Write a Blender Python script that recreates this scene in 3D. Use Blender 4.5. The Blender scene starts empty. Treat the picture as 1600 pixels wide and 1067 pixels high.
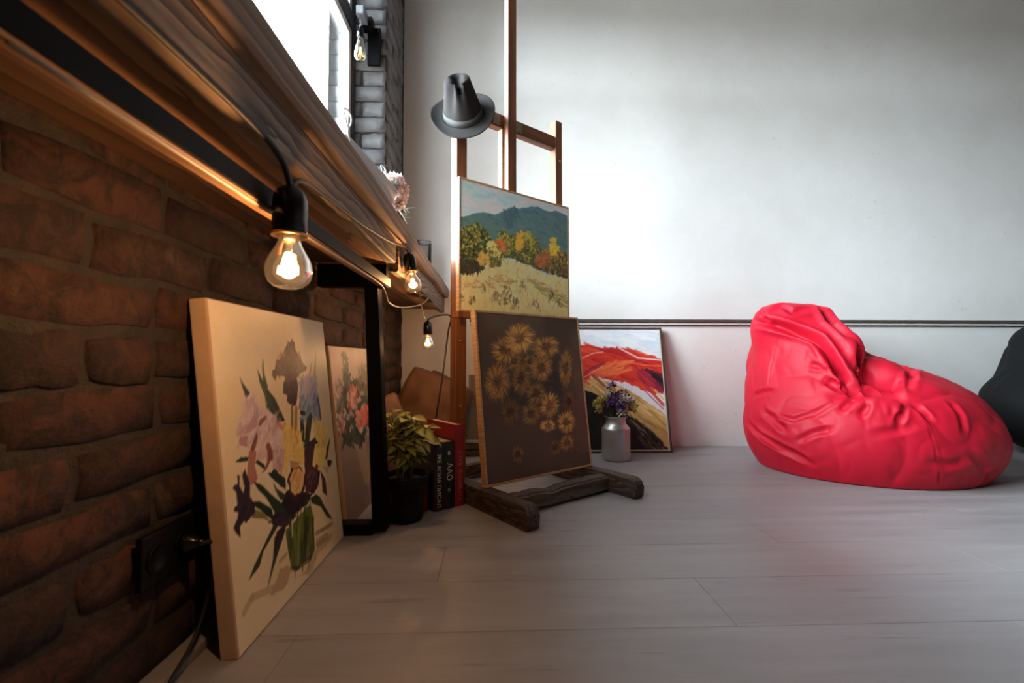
import bpy, bmesh, math, random
import numpy as np
from mathutils import Vector, Matrix, noise

random.seed(7)
np.random.seed(7)
scene = bpy.context.scene
C = scene.collection

# ------------------------------------------------------------------ camera
cam_d = bpy.data.cameras.new('camera')
cam_d.lens = 16.0
cam_d.sensor_width = 36.0
cam_d.clip_start = 0.02
cam_d.dof.use_dof = True
cam_d.dof.focus_distance = 1.75
cam_d.dof.aperture_fstop = 4.5
cam = bpy.data.objects.new('camera', cam_d)
C.objects.link(cam)
cam.location = (0, 0, 0.53)
cam.rotation_euler = (math.radians(90 + 2.2), 0, math.radians(-2.0))
scene.camera = cam

# ------------------------------------------------------------------ world, daylight, exposure
world = bpy.data.worlds.new('overcast_sky')
scene.world = world
world.use_nodes = True
bg = world.node_tree.nodes['Background']
bg.inputs['Color'].default_value = (0.87, 0.95, 1.0, 1)
bg.inputs['Strength'].default_value = 50.0
# overcast sky above the horizon, duller street below it
_n = world.node_tree.nodes; _l = world.node_tree.links
_tc = _n.new('ShaderNodeTexCoord'); _sp = _n.new('ShaderNodeSeparateXYZ'); _rp = _n.new('ShaderNodeValToRGB')
_l.new(_tc.outputs['Generated'], _sp.inputs[0]); _l.new(_sp.outputs['Z'], _rp.inputs['Fac'])
_rp.color_ramp.elements[0].position = 0.0
_rp.color_ramp.elements[0].color = (0.20, 0.20, 0.195, 1)
_rp.color_ramp.elements[1].position = 0.02
_rp.color_ramp.elements[1].color = (0.88, 0.95, 1.0, 1)
_l.new(_rp.outputs['Color'], bg.inputs['Color'])

WIN = [(0.00, 2.30)]          # window openings in the left wall (Y ranges)
WZ0, WZ1 = 0.95, 2.80
for (y0, y1) in WIN:                            # portals only guide sampling of the sky through the openings
    ld = bpy.data.lights.new('window_portal', 'AREA')
    ld.shape = 'RECTANGLE'
    ld.size = y1 - y0
    ld.size_y = WZ1 - WZ0
    ld.cycles.is_portal = True
    lo = bpy.data.objects.new('window_portal', ld)
    C.objects.link(lo)
    lo.location = (-0.84, (y0 + y1) / 2, (WZ0 + WZ1) / 2)
    lo.rotation_euler = Matrix(((0, 0, -1), (1, 0, 0), (0, -1, 0))).to_euler()   # -Z axis looks to +X (into the room)

vs = scene.view_settings
vs.view_transform = 'Standard'
vs.look = 'None'
vs.gamma = 1.0
vs.use_curve_mapping = False
vs.exposure = 0.0
BULB_W = 3.6

# ------------------------------------------------------------------ helpers
def srgb(r, g, b):
    def f(c):
        c /= 255.0
        return c / 12.92 if c <= 0.04045 else ((c + 0.055) / 1.055) ** 2.4
    return (f(r), f(g), f(b), 1.0)

class NT:
    """small wrapper to write node materials"""
    def __init__(self, name):
        self.m = bpy.data.materials.new(name)
        self.m.use_nodes = True
        self.t = self.m.node_tree
        self.b = self.t.nodes['Principled BSDF']
        self.out = self.t.nodes['Material Output']
    def n(self, typ, **kw):
        nd = self.t.nodes.new(typ)
        for k, v in kw.items():
            if k.startswith('i_'):
                nd.inputs[k[2:].replace('_', ' ')].default_value = v
            else:
                setattr(nd, k, v)
        return nd
    def l(self, a, b):
        self.t.links.new(a, b)
    def coord(self, out='Object', scale=(1, 1, 1)):
        c = self.n('ShaderNodeTexCoord')
        mp = self.n('ShaderNodeMapping')
        mp.inputs['Scale'].default_value = scale
        self.l(c.outputs[out], mp.inputs['Vector'])
        return mp.outputs['Vector']
    def noise(self, vec, scale, detail=4, rough=0.55, dist=0.0):
        nd = self.n('ShaderNodeTexNoise')
        nd.inputs['Scale'].default_value = scale
        nd.inputs['Detail'].default_value = detail
        nd.inputs['Roughness'].default_value = rough
        nd.inputs['Distortion'].default_value = dist
        self.l(vec, nd.inputs['Vector'])
        return nd.outputs['Fac']
    def ramp(self, fac, stops):
        r = self.n('ShaderNodeValToRGB')
        el = r.color_ramp.elements
        while len(el) < len(stops):
            el.new(0.5)
        for e, (p, c) in zip(el, stops):
            e.position = p
            e.color = c if len(c) == 4 else (*c, 1)
        self.l(fac, r.inputs['Fac'])
        return r.outputs['Color']
    def mix(self, fac, a, b, blend='MIX'):
        mx = self.n('ShaderNodeMix', data_type='RGBA', blend_type=blend)
        for sock, v in ((mx.inputs[0], fac), (mx.inputs[6], a), (mx.inputs[7], b)):
            if hasattr(v, 'is_output') or isinstance(v, bpy.types.NodeSocket):
                self.l(v, sock)
            else:
                sock.default_value = v
        return mx.outputs[2]
    def bump(self, h, strength=0.3, dist=0.01):
        b = self.n('ShaderNodeBump')
        b.inputs['Strength'].default_value = strength
        b.inputs['Distance'].default_value = dist
        self.l(h, b.inputs['Height'])
        self.l(b.outputs['Normal'], self.b.inputs['Normal'])
    def set(self, **kw):
        for k, v in kw.items():
            s = self.b.inputs[k.replace('_', ' ')]
            if isinstance(v, bpy.types.NodeSocket):
                self.l(v, s)
            else:
                s.default_value = v
        return self

def plain(name, col, rough=0.6, metal=0.0, var=0.12, nscale=30, bump=0.0, spec=0.5):
    t = NT(name)
    v = t.coord()
    f = t.noise(v, nscale)
    dark = tuple(c * (1 - var) for c in col[:3]) + (1,)
    lite = tuple(min(1, c * (1 + var)) for c in col[:3]) + (1,)
    t.set(Base_Color=t.ramp(f, [(0.3, dark), (0.7, lite)]), Roughness=rough, Metallic=metal, Specular_IOR_Level=spec)
    if bump:
        t.bump(f, bump, 0.004)
    return t.m

# ---- materials
def m_plaster():
    t = NT('white_plaster')
    v = t.coord()
    big = t.noise(v, 1.3, 5, 0.6)
    mid = t.noise(v, 6, 6, 0.65, 0.4)
    col = t.ramp(big, [(0.3, (0.74, 0.73, 0.70)), (0.5, (0.80, 0.80, 0.785)), (0.75, (0.85, 0.85, 0.84))])
    col = t.mix(t.ramp(mid, [(0.35, (0, 0, 0)), (0.75, (0.35, 0.35, 0.35))]), col, (0.72, 0.70, 0.66, 1))
    sc = t.noise(t.coord(scale=(1, 1, 1.2)), 14, 3, 0.5, 1.5)
    col = t.mix(t.ramp(sc, [(0.70, (0, 0, 0)), (0.76, (0.30, 0.30, 0.30))]), col, (0.50, 0.44, 0.38, 1))
    t.set(Base_Color=col, Roughness=0.75)
    t.bump(t.noise(v, 18, 6, 0.6, 0.3), 0.22, 0.006)
    return t.m

def m_brick():
    t = NT('old_red_brick')
    v = t.coord()
    oi = t.n('ShaderNodeObjectInfo')
    addv = t.n('ShaderNodeVectorMath', operation='ADD')
    t.l(v, addv.inputs[0]); t.l(oi.outputs['Location'], addv.inputs[1])
    v = addv.outputs[0]
    base = t.ramp(oi.outputs['Random'], [(0.0, (0.060, 0.028, 0.020)), (0.3, (0.125, 0.048, 0.030)), (0.55, (0.080, 0.040, 0.028)), (0.8, (0.165, 0.066, 0.040)), (1.0, (0.07, 0.038, 0.028))])
    grime = t.noise(v, 19, 9, 0.78, 0.9)
    col = t.mix(t.ramp(grime, [(0.44, (0, 0, 0)), (0.58, (0.85, 0.85, 0.85))]), base, (0.030, 0.020, 0.015, 1))
    sm = t.noise(v, 9, 5, 0.6, 0.8)
    col = t.mix(t.ramp(sm, [(0.60, (0, 0, 0)), (0.72, (0.65, 0.65, 0.65))]), col, (0.19, 0.13, 0.08, 1))
    t.set(Base_Color=col, Roughness=0.82)
    t.bump(t.noise(v, 32, 9, 0.75, 0.4), 1.0, 0.014)
    return t.m

def m_brick_grey():
    t = NT('grey_painted_brick')
    v = t.coord()
    oi = t.n('ShaderNodeObjectInfo')
    addv = t.n('ShaderNodeVectorMath', operation='ADD')
    t.l(v, addv.inputs[0]); t.l(oi.outputs['Location'], addv.inputs[1])
    f = t.noise(addv.outputs[0], 22, 6, 0.65)
    col = t.ramp(f, [(0.3, (0.12, 0.12, 0.125)), (0.7, (0.185, 0.185, 0.195))])
    t.set(Base_Color=col, Roughness=0.55)
    t.bump(t.noise(addv.outputs[0], 60, 6, 0.7), 0.55, 0.006)
    return t.m

def m_mortar(name, a, b):
    t = NT(name)
    v = t.coord()
    f = t.noise(v, 20, 7, 0.7, 0.5)
    t.set(Base_Color=t.ramp(f, [(0.3, a), (0.7, b)]), Roughness=0.9)
    t.bump(t.noise(v, 55, 6, 0.7), 0.8, 0.012)
    return t.m

def m_floor():
    t = NT('grey_painted_boards')
    v0 = t.coord()
    oi = t.n('ShaderNodeObjectInfo')
    addv = t.n('ShaderNodeVectorMath', operation='ADD')
    t.l(v0, addv.inputs[0]); t.l(oi.outputs['Location'], addv.inputs[1])
    mp = t.n('ShaderNodeMapping'); mp.inputs['Scale'].default_value = (0.35, 2.6, 1)
    t.l(addv.outputs[0], mp.inputs['Vector'])
    v = mp.outputs['Vector']
    f = t.noise(v, 5, 6, 0.6, 0.3)
    col = t.ramp(f, [(0.3, (0.285, 0.276, 0.285)), (0.55, (0.342, 0.332, 0.342)), (0.78, (0.40, 0.39, 0.40))])
    tint = t.ramp(oi.outputs['Random'], [(0.0, (0.93, 0.93, 0.94)), (1.0, (1.0, 0.99, 0.98))])
    col = t.mix(1.0, col, tint, 'MULTIPLY')
    mp2 = t.n('ShaderNodeMapping'); mp2.inputs['Scale'].default_value = (0.9, 9.0, 1)
    t.l(addv.outputs[0], mp2.inputs['Vector'])
    s = t.noise(mp2.outputs['Vector'], 3.4, 5, 0.65, 0.2)
    col = t.mix(t.ramp(s, [(0.62, (0, 0, 0)), (0.74, (0.55, 0.55, 0.55))]), col, (0.12, 0.105, 0.095, 1))
    t.set(Base_Color=col, Roughness=t.ramp(f, [(0.3, (0.36,) * 3), (0.7, (0.52,) * 3)]), Specular_IOR_Level=0.34)
    mp3 = t.n('ShaderNodeMapping'); mp3.inputs['Scale'].default_value = (1.2, 22.0, 1)
    t.l(addv.outputs[0], mp3.inputs['Vector'])
    t.bump(t.noise(mp3.outputs['Vector'], 7, 4, 0.6), 0.10, 0.003)
    return t.m

def m_wood(name, cols, axis='Y', scale=1.0, rough=0.6, contrast=1.0, bump=0.35, st=0.09, dist=7.0):
    """planed timber: growth-ring grain stretched along one axis; darker latewood lines"""
    t = NT(name)
    oi = t.n('ShaderNodeObjectInfo')
    k = {'X': (st, 1, 1), 'Y': (1, st, 1), 'Z': (1, 1, st)}[axis]
    v0 = t.coord(scale=k)
    addv = t.n('ShaderNodeVectorMath', operation='ADD')
    rm = t.n('ShaderNodeVectorMath', operation='SCALE'); rm.inputs['Scale'].default_value = 3.0
    t.l(oi.outputs['Location'], rm.inputs[0])
    t.l(v0, addv.inputs[0]); t.l(rm.outputs[0], addv.inputs[1])
    v = addv.outputs[0]
    w = t.n('ShaderNodeTexWave', wave_type='RINGS', rings_direction=axis, wave_profile='SAW')
    w.inputs['Scale'].default_value = 11 * scale
    w.inputs['Distortion'].default_value = dist
    w.inputs['Detail'].default_value = 3
    w.inputs['Detail Scale'].default_value = 0.9 * scale
    t.l(v, w.inputs['Vector'])
    c1 = t.ramp(w.outputs['Fac'], [(0.0, cols[0]), (0.55, cols[1]), (1.0, cols[2])])
    big = t.noise(v, 4 * scale, 4, 0.5)
    c2 = t.mix(t.ramp(big, [(0.35, (0, 0, 0)), (0.75, (0.6 * contrast,) * 3)]), c1, (*[c * 0.35 for c in cols[0][:3]], 1))
    fine = t.noise(v, 60 * scale, 3, 0.6)
    c3 = t.mix(t.ramp(fine, [(0.45, (0, 0, 0)), (0.8, (0.35,) * 3)]), c2, (*[c * 0.5 for c in cols[0][:3]], 1))
    t.set(Base_Color=c3, Roughness=rough)
    t.bump(w.outputs['Fac'], bump, 0.003)
    return t.m

def m_fabric(name, col, rough=0.85, sheen=0.3, weave=700, var=0.10, spec=0.3):
    t = NT(name)
    v = t.coord()
    f = t.noise(v, 5, 4, 0.55)
    d = tuple(c * (1 - var) for c in col[:3]) + (1,)
    li = tuple(min(1, c * (1 + var)) for c in col[:3]) + (1,)
    t.set(Base_Color=t.ramp(f, [(0.3, d), (0.7, li)]), Roughness=rough, Sheen_Weight=sheen, Specular_IOR_Level=spec)
    t.bump(t.noise(v, weave, 2, 0.5), 0.15, 0.001)
    return t.m

def m_clear(name, tint=(1, 1, 1, 1), refl=0.35, glow=0.0):
    """thin clear glass: see-through with fresnel reflections"""
    t = NT(name)
    tr = t.n('ShaderNodeBsdfTransparent'); tr.inputs['Color'].default_value = tint
    gl = t.n('ShaderNodeBsdfGlossy'); gl.inputs['Roughness'].default_value = 0.02
    fr = t.n('ShaderNodeFresnel'); fr.inputs['IOR'].default_value = 1.45
    mul = t.n('ShaderNodeMath', operation='MULTIPLY'); mul.inputs[1].default_value = refl / 0.35
    t.l(fr.outputs[0], mul.inputs[0])
    mx = t.n('ShaderNodeMixShader')
    t.l(mul.outputs[0], mx.inputs[0]); t.l(tr.outputs[0], mx.inputs[1]); t.l(gl.outputs[0], mx.inputs[2])
    if glow:                                            # lit lamp envelope
        em = t.n('ShaderNodeEmission'); em.inputs['Color'].default_value = (1.0, 0.52, 0.20, 1); em.inputs['Strength'].default_value = glow
        ad = t.n('ShaderNodeAddShader')
        t.l(mx.outputs[0], ad.inputs[0]); t.l(em.outputs[0], ad.inputs[1])
        t.l(ad.outputs[0], t.out.inputs['Surface'])
    else:
        t.l(mx.outputs[0], t.out.inputs['Surface'])
    return t.m

def m_emit(name, col, s):
    t = NT(name)
    e = t.n('ShaderNodeEmission'); e.inputs['Color'].default_value = col; e.inputs['Strength'].default_value = s
    t.l(e.outputs[0], t.out.inputs['Surface'])
    return t.m

def m_paint(name, rough=0.55, relief=0.25):
    """oil paint: pigment colours are stored on the canvas mesh"""
    t = NT(name)
    a = t.n('ShaderNodeVertexColor'); a.layer_name = 'pigment'
    t.set(Base_Color=a.outputs['Color'], Roughness=rough)
    v = t.coord()
    t.bump(t.noise(v, 160, 5, 0.7, 0.6), relief, 0.002)
    return t.m

def m_vcol(name, rough=0.5, **kw):
    t = NT(name)
    a = t.n('ShaderNodeVertexColor'); a.layer_name = 'pigment'
    t.set(Base_Color=a.outputs['Color'], Roughness=rough, **kw)
    return t.m

def m_petal(name, rough=0.6, trans=0.35):
    """thin leaf or petal: some light passes through"""
    t = NT(name)
    a = t.n('ShaderNodeVertexColor'); a.layer_name = 'pigment'
    t.set(Base_Color=a.outputs['Color'], Roughness=rough, Specular_IOR_Level=0.25)
    tr = t.n('ShaderNodeBsdfTranslucent'); t.l(a.outputs['Color'], tr.inputs['Color'])
    mx = t.n('ShaderNodeMixShader'); mx.inputs[0].default_value = trans
    t.l(t.b.outputs[0], mx.inputs[1]); t.l(tr.outputs[0], mx.inputs[2]); t.l(mx.outputs[0], t.out.inputs['Surface'])
    return t.m

M = {}
M['plaster'] = m_plaster()
M['brick'] = m_brick()
M['brick_grey'] = m_brick_grey()
M['mortar'] = m_mortar('brown_mortar', (0.030, 0.023, 0.018), (0.062, 0.048, 0.034))
M['mortar_grey'] = m_mortar('grey_mortar', (0.02, 0.02, 0.021), (0.06, 0.06, 0.064))
M['floor'] = m_floor()
M['joint'] = plain('dark_floor_joint', (0.05, 0.047, 0.045), 0.9)
M['dark_wall'] = plain('dark_loft_wall', (0.16, 0.13, 0.11), 0.9, var=0.3, nscale=4)
M['ceil'] = plain('grey_concrete_ceiling', (0.30, 0.28, 0.25), 0.9, var=0.15, nscale=3)
pine = [(0.075, 0.036, 0.017), (0.29, 0.155, 0.075), (0.40, 0.235, 0.125)]
M['slab'] = m_wood('weathered_pine_slab', [(0.17, 0.10, 0.06), (0.33, 0.215, 0.135), (0.40, 0.27, 0.175)], 'Y', 1.2, 0.7, 0.5, 0.3, 0.11, 6.0)
M['beam'] = m_wood('brushed_pine_beam', [(0.055, 0.034, 0.021), (0.25, 0.165, 0.105), (0.38, 0.27, 0.18)], 'Y', 1.5, 0.7, 1.0, 0.6, 0.17, 11.0)
M['plank'] = m_wood('pine_underboard', [(0.17, 0.08, 0.033), (0.36, 0.175, 0.08), (0.43, 0.22, 0.105)], 'Y', 1.2, 0.65, 0.7, 0.3, 0.12, 7.0)
M['plank_dark'] = m_wood('dark_pine_board', [(0.05, 0.024, 0.011), (0.11, 0.053, 0.025), (0.14, 0.07, 0.035)], 'Y', 1.2, 0.7, 0.7, 0.3, 0.12, 7.0)  # underboard pine in darker colours, for the board at the wall
M['easel'] = m_wood('varnished_easel_wood', [(0.15, 0.055, 0.022), (0.29, 0.115, 0.048), (0.35, 0.15, 0.065)], 'Z', 1.4, 0.5, 0.5, 0.2)
M['easel_old'] = m_wood('scuffed_old_wood', [(0.035, 0.024, 0.017), (0.09, 0.06, 0.04), (0.20, 0.155, 0.115)], 'Y', 2.2, 0.75, 1.0, 0.7, 0.2, 12.0)
M['frame'] = m_wood('pale_pine_frame', [(0.50, 0.29, 0.14), (0.64, 0.40, 0.21), (0.68, 0.44, 0.24)], 'Y', 2.0, 0.55, 0.2, 0.1)
M['black_steel'] = plain('black_powdercoated_steel', (0.0035, 0.0035, 0.0038), 0.5, 0.0, 0.3, spec=0.06)
M['black_plastic'] = plain('black_plastic', (0.005, 0.005, 0.0055), 0.4, 0, 0.2, spec=0.2)
M['black_gloss'] = plain('glossy_bakelite', (0.007, 0.007, 0.008), 0.18, 0, 0.2)
M['cable'] = plain('black_cable_rubber', (0.014, 0.011, 0.010), 0.55, 0, 0.2)
M['cable_pale'] = plain('pale_plastic_cable', (0.45, 0.36, 0.28), 0.45, 0, 0.1)
M['brass'] = plain('worn_brass', (0.65, 0.40, 0.18), 0.32, 1.0, 0.1)
M['win_black'] = plain('black_window_frame', (0.010, 0.0105, 0.012), 0.35, 0, 0.2)
M['win_white'] = plain('white_sash', (0.62, 0.64, 0.66), 0.4, 0, 0.05)
M['pane'] = m_clear('window_glass', (0.95, 0.975, 0.98, 1), 0.30)
M['bulb'] = m_clear('clear_bulb_glass', (1.0, 0.97, 0.90, 1), 0.45, 0.16)
M['amber'] = m_clear('amber_bulb_glass', (0.97, 0.84, 0.55, 1), 0.6)
M['jar'] = m_clear('jar_glass', (0.94, 0.955, 0.955, 1), 0.4)
M['filament'] = m_emit('glowing_filament', (1.0, 0.62, 0.26, 1), 260.0)
M['filament_dim'] = m_emit('dim_filament', (1.0, 0.62, 0.22, 1), 14.0)
M['red_fab'] = m_fabric('red_nylon_fabric', (0.58, 0.006, 0.028), 0.55, 0.0, 900, 0.05, 0.35)
M['black_fab'] = m_fabric('black_nylon_fabric', (0.006, 0.0065, 0.007), 0.75, 0.0, 900, 0.1, 0.15)
M['felt'] = m_fabric('grey_felt', (0.040, 0.038, 0.038), 0.95, 0.0, 300, 0.2, 0.08)
M['ribbon'] = m_fabric('grey_hat_ribbon', (0.085, 0.09, 0.095), 0.7, 0.0, 500, 0.1, 0.2)
M['cushion'] = m_fabric('tan_linen', (0.20, 0.105, 0.065), 0.95, 0.0, 400, 0.2, 0.1)
M['cushion2'] = m_fabric('taupe_linen', (0.19, 0.125, 0.09), 0.95, 0.0, 400, 0.2, 0.1)
M['canvas_edge'] = plain('raw_canvas_edge', (0.62, 0.43, 0.29), 0.85, 0, 0.08, 20)
M['canvas_back'] = plain('grey_linen_canvas', (0.22, 0.19, 0.16), 0.9, 0, 0.1, 20)
M['oil'] = m_paint('oil_paint', 0.5, 0.3)
M['oil_gloss'] = m_paint('varnished_oil_paint', 0.36, 0.35)
M['dark_frame'] = plain('dark_bronze_frame', (0.11, 0.085, 0.065), 0.4, 0.5, 0.2)
M['rail'] = plain('dark_bronze_rail', (0.10, 0.075, 0.06), 0.5, 0.2, 0.25)
M['alu'] = plain('brushed_aluminium', (0.52, 0.52, 0.53), 0.42, 0.85, 0.06, 60)
M['leaf'] = m_petal('variegated_leaf', 0.45, 0.25)
M['stem'] = plain('green_stem', (0.07, 0.11, 0.03), 0.6)
M['soil'] = plain('potting_soil', (0.03, 0.02, 0.014), 0.95, 0, 0.4, 80, 0.8)
M['floret'] = m_petal('dried_petals', 0.8, 0.45)
M['paper'] = plain('white_wrapping_paper', (0.80, 0.80, 0.78), 0.8, 0, 0.04)
M['book_red'] = plain('red_cloth_cover', (0.30, 0.008, 0.018), 0.5, 0, 0.1)
M['book_black'] = plain('black_book_cover', (0.012, 0.012, 0.013), 0.45, 0, 0.2)
M['pages'] = plain('book_pages', (0.55, 0.48, 0.36), 0.9, 0, 0.15, 200)
M['ink_white'] = plain('white_print', (0.75, 0.72, 0.66), 0.6)
M['ink_pink'] = plain('faded_red_print', (0.62, 0.20, 0.18), 0.6)
M['twig'] = plain('white_twig', (0.70, 0.68, 0.63), 0.8)

# ---- geometry helpers
def finish(o, parent):
    if parent is not None:
        o.parent = parent
    return o

def obj_from_bm(name, bm, mat, parent=None, smooth=False, bevel=0.0, bseg=2):
    if bevel > 0:
        bmesh.ops.bevel(bm, geom=list(bm.edges), offset=bevel, segments=bseg, profile=0.6, affect='EDGES', clamp_overlap=True)
    bmesh.ops.recalc_face_normals(bm, faces=list(bm.faces))
    me = bpy.data.meshes.new(name)
    bm.to_mesh(me)
    bm.free()
    if smooth:
        me.polygons.foreach_set('use_smooth', [True] * len(me.polygons))
    if mat is not None:
        me.materials.append(mat)
    o = bpy.data.objects.new(name, me)
    C.objects.link(o)
    return finish(o, parent)

def obj_from_data(name, verts, faces, mat, parent=None, smooth=True, recalc=False):
    me = bpy.data.meshes.new(name)
    me.from_pydata([tuple(map(float, v)) for v in verts], [], faces)
    if recalc:
        bm = bmesh.new(); bm.from_mesh(me)
        bmesh.ops.recalc_face_normals(bm, faces=list(bm.faces))
        bm.to_mesh(me); bm.free()
    if smooth:
        me.polygons.foreach_set('use_smooth', [True] * len(me.polygons))
    if mat is not None:
        me.materials.append(mat)
    o = bpy.data.objects.new(name, me)
    C.objects.link(o)
    return finish(o, parent)

def bm_box(bm, lo, hi, mat=None):
    """axis box lo..hi, optional matrix"""
    vs_ = [bm.verts.new((x, y, z)) for x in (lo[0], hi[0]) for y in (lo[1], hi[1]) for z in (lo[2], hi[2])]
    for f in ((0, 1, 3, 2), (4, 6, 7, 5), (0, 4, 5, 1), (2, 3, 7, 6), (0, 2, 6, 4), (1, 5, 7, 3)):
        bm.faces.new([vs_[i] for i in f])
    if mat is not None:
        for v in vs_:
            v.co = mat @ v.co
    return vs_

def box(name, lo, hi, mat, parent=None, bevel=0.0, bseg=2):
    bm = bmesh.new()
    bm_box(bm, lo, hi)
    return obj_from_bm(name, bm, mat, parent, bevel=bevel, bseg=bseg)

def bar(name, a, b, w, h, mat, parent=None, up=(0, 0, 1), bevel=0.0, cut=1):
    """rectangular bar from a to b; w across, h along the up direction"""
    a, b = Vector(a), Vector(b)
    d = (b - a); L = d.length; d.normalize()
    up = Vector(up); side = d.cross(up).normalized(); up = side.cross(d).normalized()
    R = Matrix((side, d, up)).transposed().to_4x4()
    bm = bmesh.new()
    bm_box(bm, (-w / 2, 0, -h / 2), (w / 2, L, h / 2))
    o = obj_from_bm(name, bm, mat, parent, bevel=bevel)
    o.matrix_local = Matrix.Translation(a) @ R
    return o

def tube_data(path, rad, seg=10, caps=True):
    P = [Vector(p) for p in path]
    n = len(P)
    rads = rad if isinstance(rad, (list, tuple)) else [rad] * n
    T = []
    for i in range(n):
        t = (P[min(i + 1, n - 1)] - P[max(i - 1, 0)])
        T.append(t.normalized())
    ref = Vector((0, 0, 1)) if abs(T[0].z) < 0.9 else Vector((1, 0, 0))
    nrm = T[0].cross(ref).normalized()
    V, F = [], []
    for i in range(n):
        nrm = (nrm - T[i] * nrm.dot(T[i])).normalized()
        bn = T[i].cross(nrm)
        for k in range(seg):
            a = 2 * math.pi * k / seg
            V.append(P[i] + (nrm * math.cos(a) + bn * math.sin(a)) * rads[i])
    for i in range(n - 1):
        for k in range(seg):
            k2 = (k + 1) % seg
            F.append((i * seg + k, i * seg + k2, (i + 1) * seg + k2, (i + 1) * seg + k))
    if caps:
        F.append(tuple(range(seg))[::-1])
        F.append(tuple((n - 1) * seg + k for k in range(seg)))
    return V, F

def smooth_path(pts, sub=6):
    P = [Vector(p) for p in pts]
    out = []
    n = len(P)
    for i in range(n - 1):
        p0, p1, p2, p3 = P[max(i - 1, 0)], P[i], P[i + 1], P[min(i + 2, n - 1)]
        for k in range(sub):
            t = k / sub
            out.append(0.5 * ((2 * p1) + (p2 - p0) * t + (2 * p0 - 5 * p1 + 4 * p2 - p3) * t * t + (3 * p1 - p0 - 3 * p2 + p3) * t ** 3))
    out.append(P[-1])
    return out

def tube(name, path, rad, mat, parent=None, seg=8, smooth_sub=0):
    if smooth_sub:
        path = smooth_path(path, smooth_sub)
    V, F = tube_data(path, rad, seg)
    return obj_from_data(name, V, F, mat, parent)

def lathe_data(prof, seg=32):
    V, F = [], []
    n = len(prof)
    for (r, z) in prof:
        for k in range(seg):
            a = 2 * math.pi * k / seg
            V.append((r * math.cos(a), r * math.sin(a), z))
    for i in range(n - 1):
        for k in range(seg):
            k2 = (k + 1) % seg
            F.append((i * seg + k, i * seg + k2, (i + 1) * seg + k2, (i + 1) * seg + k))
    return V, F

def lathe(name, prof, mat, parent=None, seg=32, loc=(0, 0, 0), cap0=True, cap1=True):
    V, F = lathe_data(prof, seg)
    n = len(prof)
    if cap0: F.append(tuple(range(seg))[::-1])
    if cap1: F.append(tuple((n - 1) * seg + k for k in range(seg)))
    o = obj_from_data(name, V, F, mat, parent)
    o.location = loc
    return o

def thing(name, label, cat, loc=(0, 0, 0), rotz=0.0, group=None):
    o = bpy.data.objects.new(name, None)
    o.empty_display_size = 0.05
    C.objects.link(o)
    o.location = loc
    o.rotation_euler = (0, 0, rotz)
    return tag(o, label, cat, group)

def tag(o, label, cat, group=None):
    o['label'] = label
    o['category'] = cat
    if group:
        o['group'] = group
    return o

def struct(o, label=None):
    o['kind'] = 'structure'
    if label:
        o['label'] = label
    return o

def share(name, mesh, parent, loc=(0, 0, 0), rot=(0, 0, 0), scale=(1, 1, 1)):
    o = bpy.data.objects.new(name, mesh)
    C.objects.link(o)
    o.parent = parent
    o.location = loc
    o.rotation_euler = rot
    o.scale = scale
    return o

def set_cols(me, cols):
    """per-vertex pigment, linear rgb array"""
    a = me.color_attributes.new('pigment', 'FLOAT_COLOR', 'POINT')
    c = np.ones((len(cols), 4), dtype=np.float32)
    c[:, :3] = cols
    a.data.foreach_set('color', c.ravel())

# ================================================================== THE ROOM
XW = -0.56        # face of the left wall
YB = 2.75         # face of the back wall
XR, YR, ZC = 4.9, -3.6, 3.25

# ---- floor: a dark sub-floor carrying grey painted boards laid parallel to the back wall
floor = struct(box('floor', (XW - 0.3, YR - 0.1, -0.12), (XR + 0.1, YB + 0.1, -0.022), M['joint']))
PW, PL = 0.2, 1.42
pl_meshes = {}
def plank_mesh(L):
    k = round(L, 3)
    if k not in pl_meshes:
        bm = bmesh.new()
        bm_box(bm, (0.0004, 0.0004, -0.022), (L - 0.0004, PW - 0.0004, 0.0))
        top = [e for e in bm.edges if all(abs(v.co.z) < 1e-6 for v in e.verts)]
        bmesh.ops.bevel(bm, geom=top, offset=0.0004, segments=1, affect='EDGES')
        bmesh.ops.recalc_face_normals(bm, faces=list(bm.faces))
        me = bpy.data.meshes.new('plank'); bm.to_mesh(me); bm.free()
        me.materials.append(M['floor'])
        pl_meshes[k] = me
    return pl_meshes[k]
row = 0
offs = [0.64, 0.02, 0.98, 0.36, 1.22]
y = YB - PW
y -= 0.042
# a cut strip fills the gap at the back wall
while y > YR - PW:
    x = XW - 0.02 - offs[row % 5]
    while x < XR:
        x0, x1 = max(x, XW - 0.02), min(x + PL, XR)
        if x1 - x0 > 0.03:
            share('plank', plank_mesh(x1 - x0), floor, (x0, y, 0.0))
        x += PL
    row += 1
    y -= PW
x = XW - 0.02
while x < XR:
    x1 = min(x + PL, XR)
    share('plank', plank_mesh(x1 - x), floor, (x, YB - 0.042, 0.0))
    x += PL

# ---- left wall: masonry core with two window openings, bricks set proud of the mortar
bm = bmesh.new()
XM = XW - 0.0085                                    # mortar plane, recessed behind the brick faces
XO = -0.86
bm_box(bm, (XO, YR, -0.02), (XM, YB, 0.93))        # below the sills
bm_box(bm, (XO, YR, WZ1), (XM, YB, ZC))            # above the windows
for (a, b) in ((2.305, YB), (YR, WIN[0][0])):
    bm_box(bm, (XO, a, 0.93), (XM, b, WZ1))
wall_left = struct(obj_from_bm('wall_left', bm, M['mortar'], None))
# the pier above the shelf is painted grey: its own mortar skin
pier_skin = box('painted_mortar', (XO + 0.02, 2.299, 0.94), (XM + 0.001, YB - 0.001, WZ1 - 0.01), M['mortar_grey'], wall_left)

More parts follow.
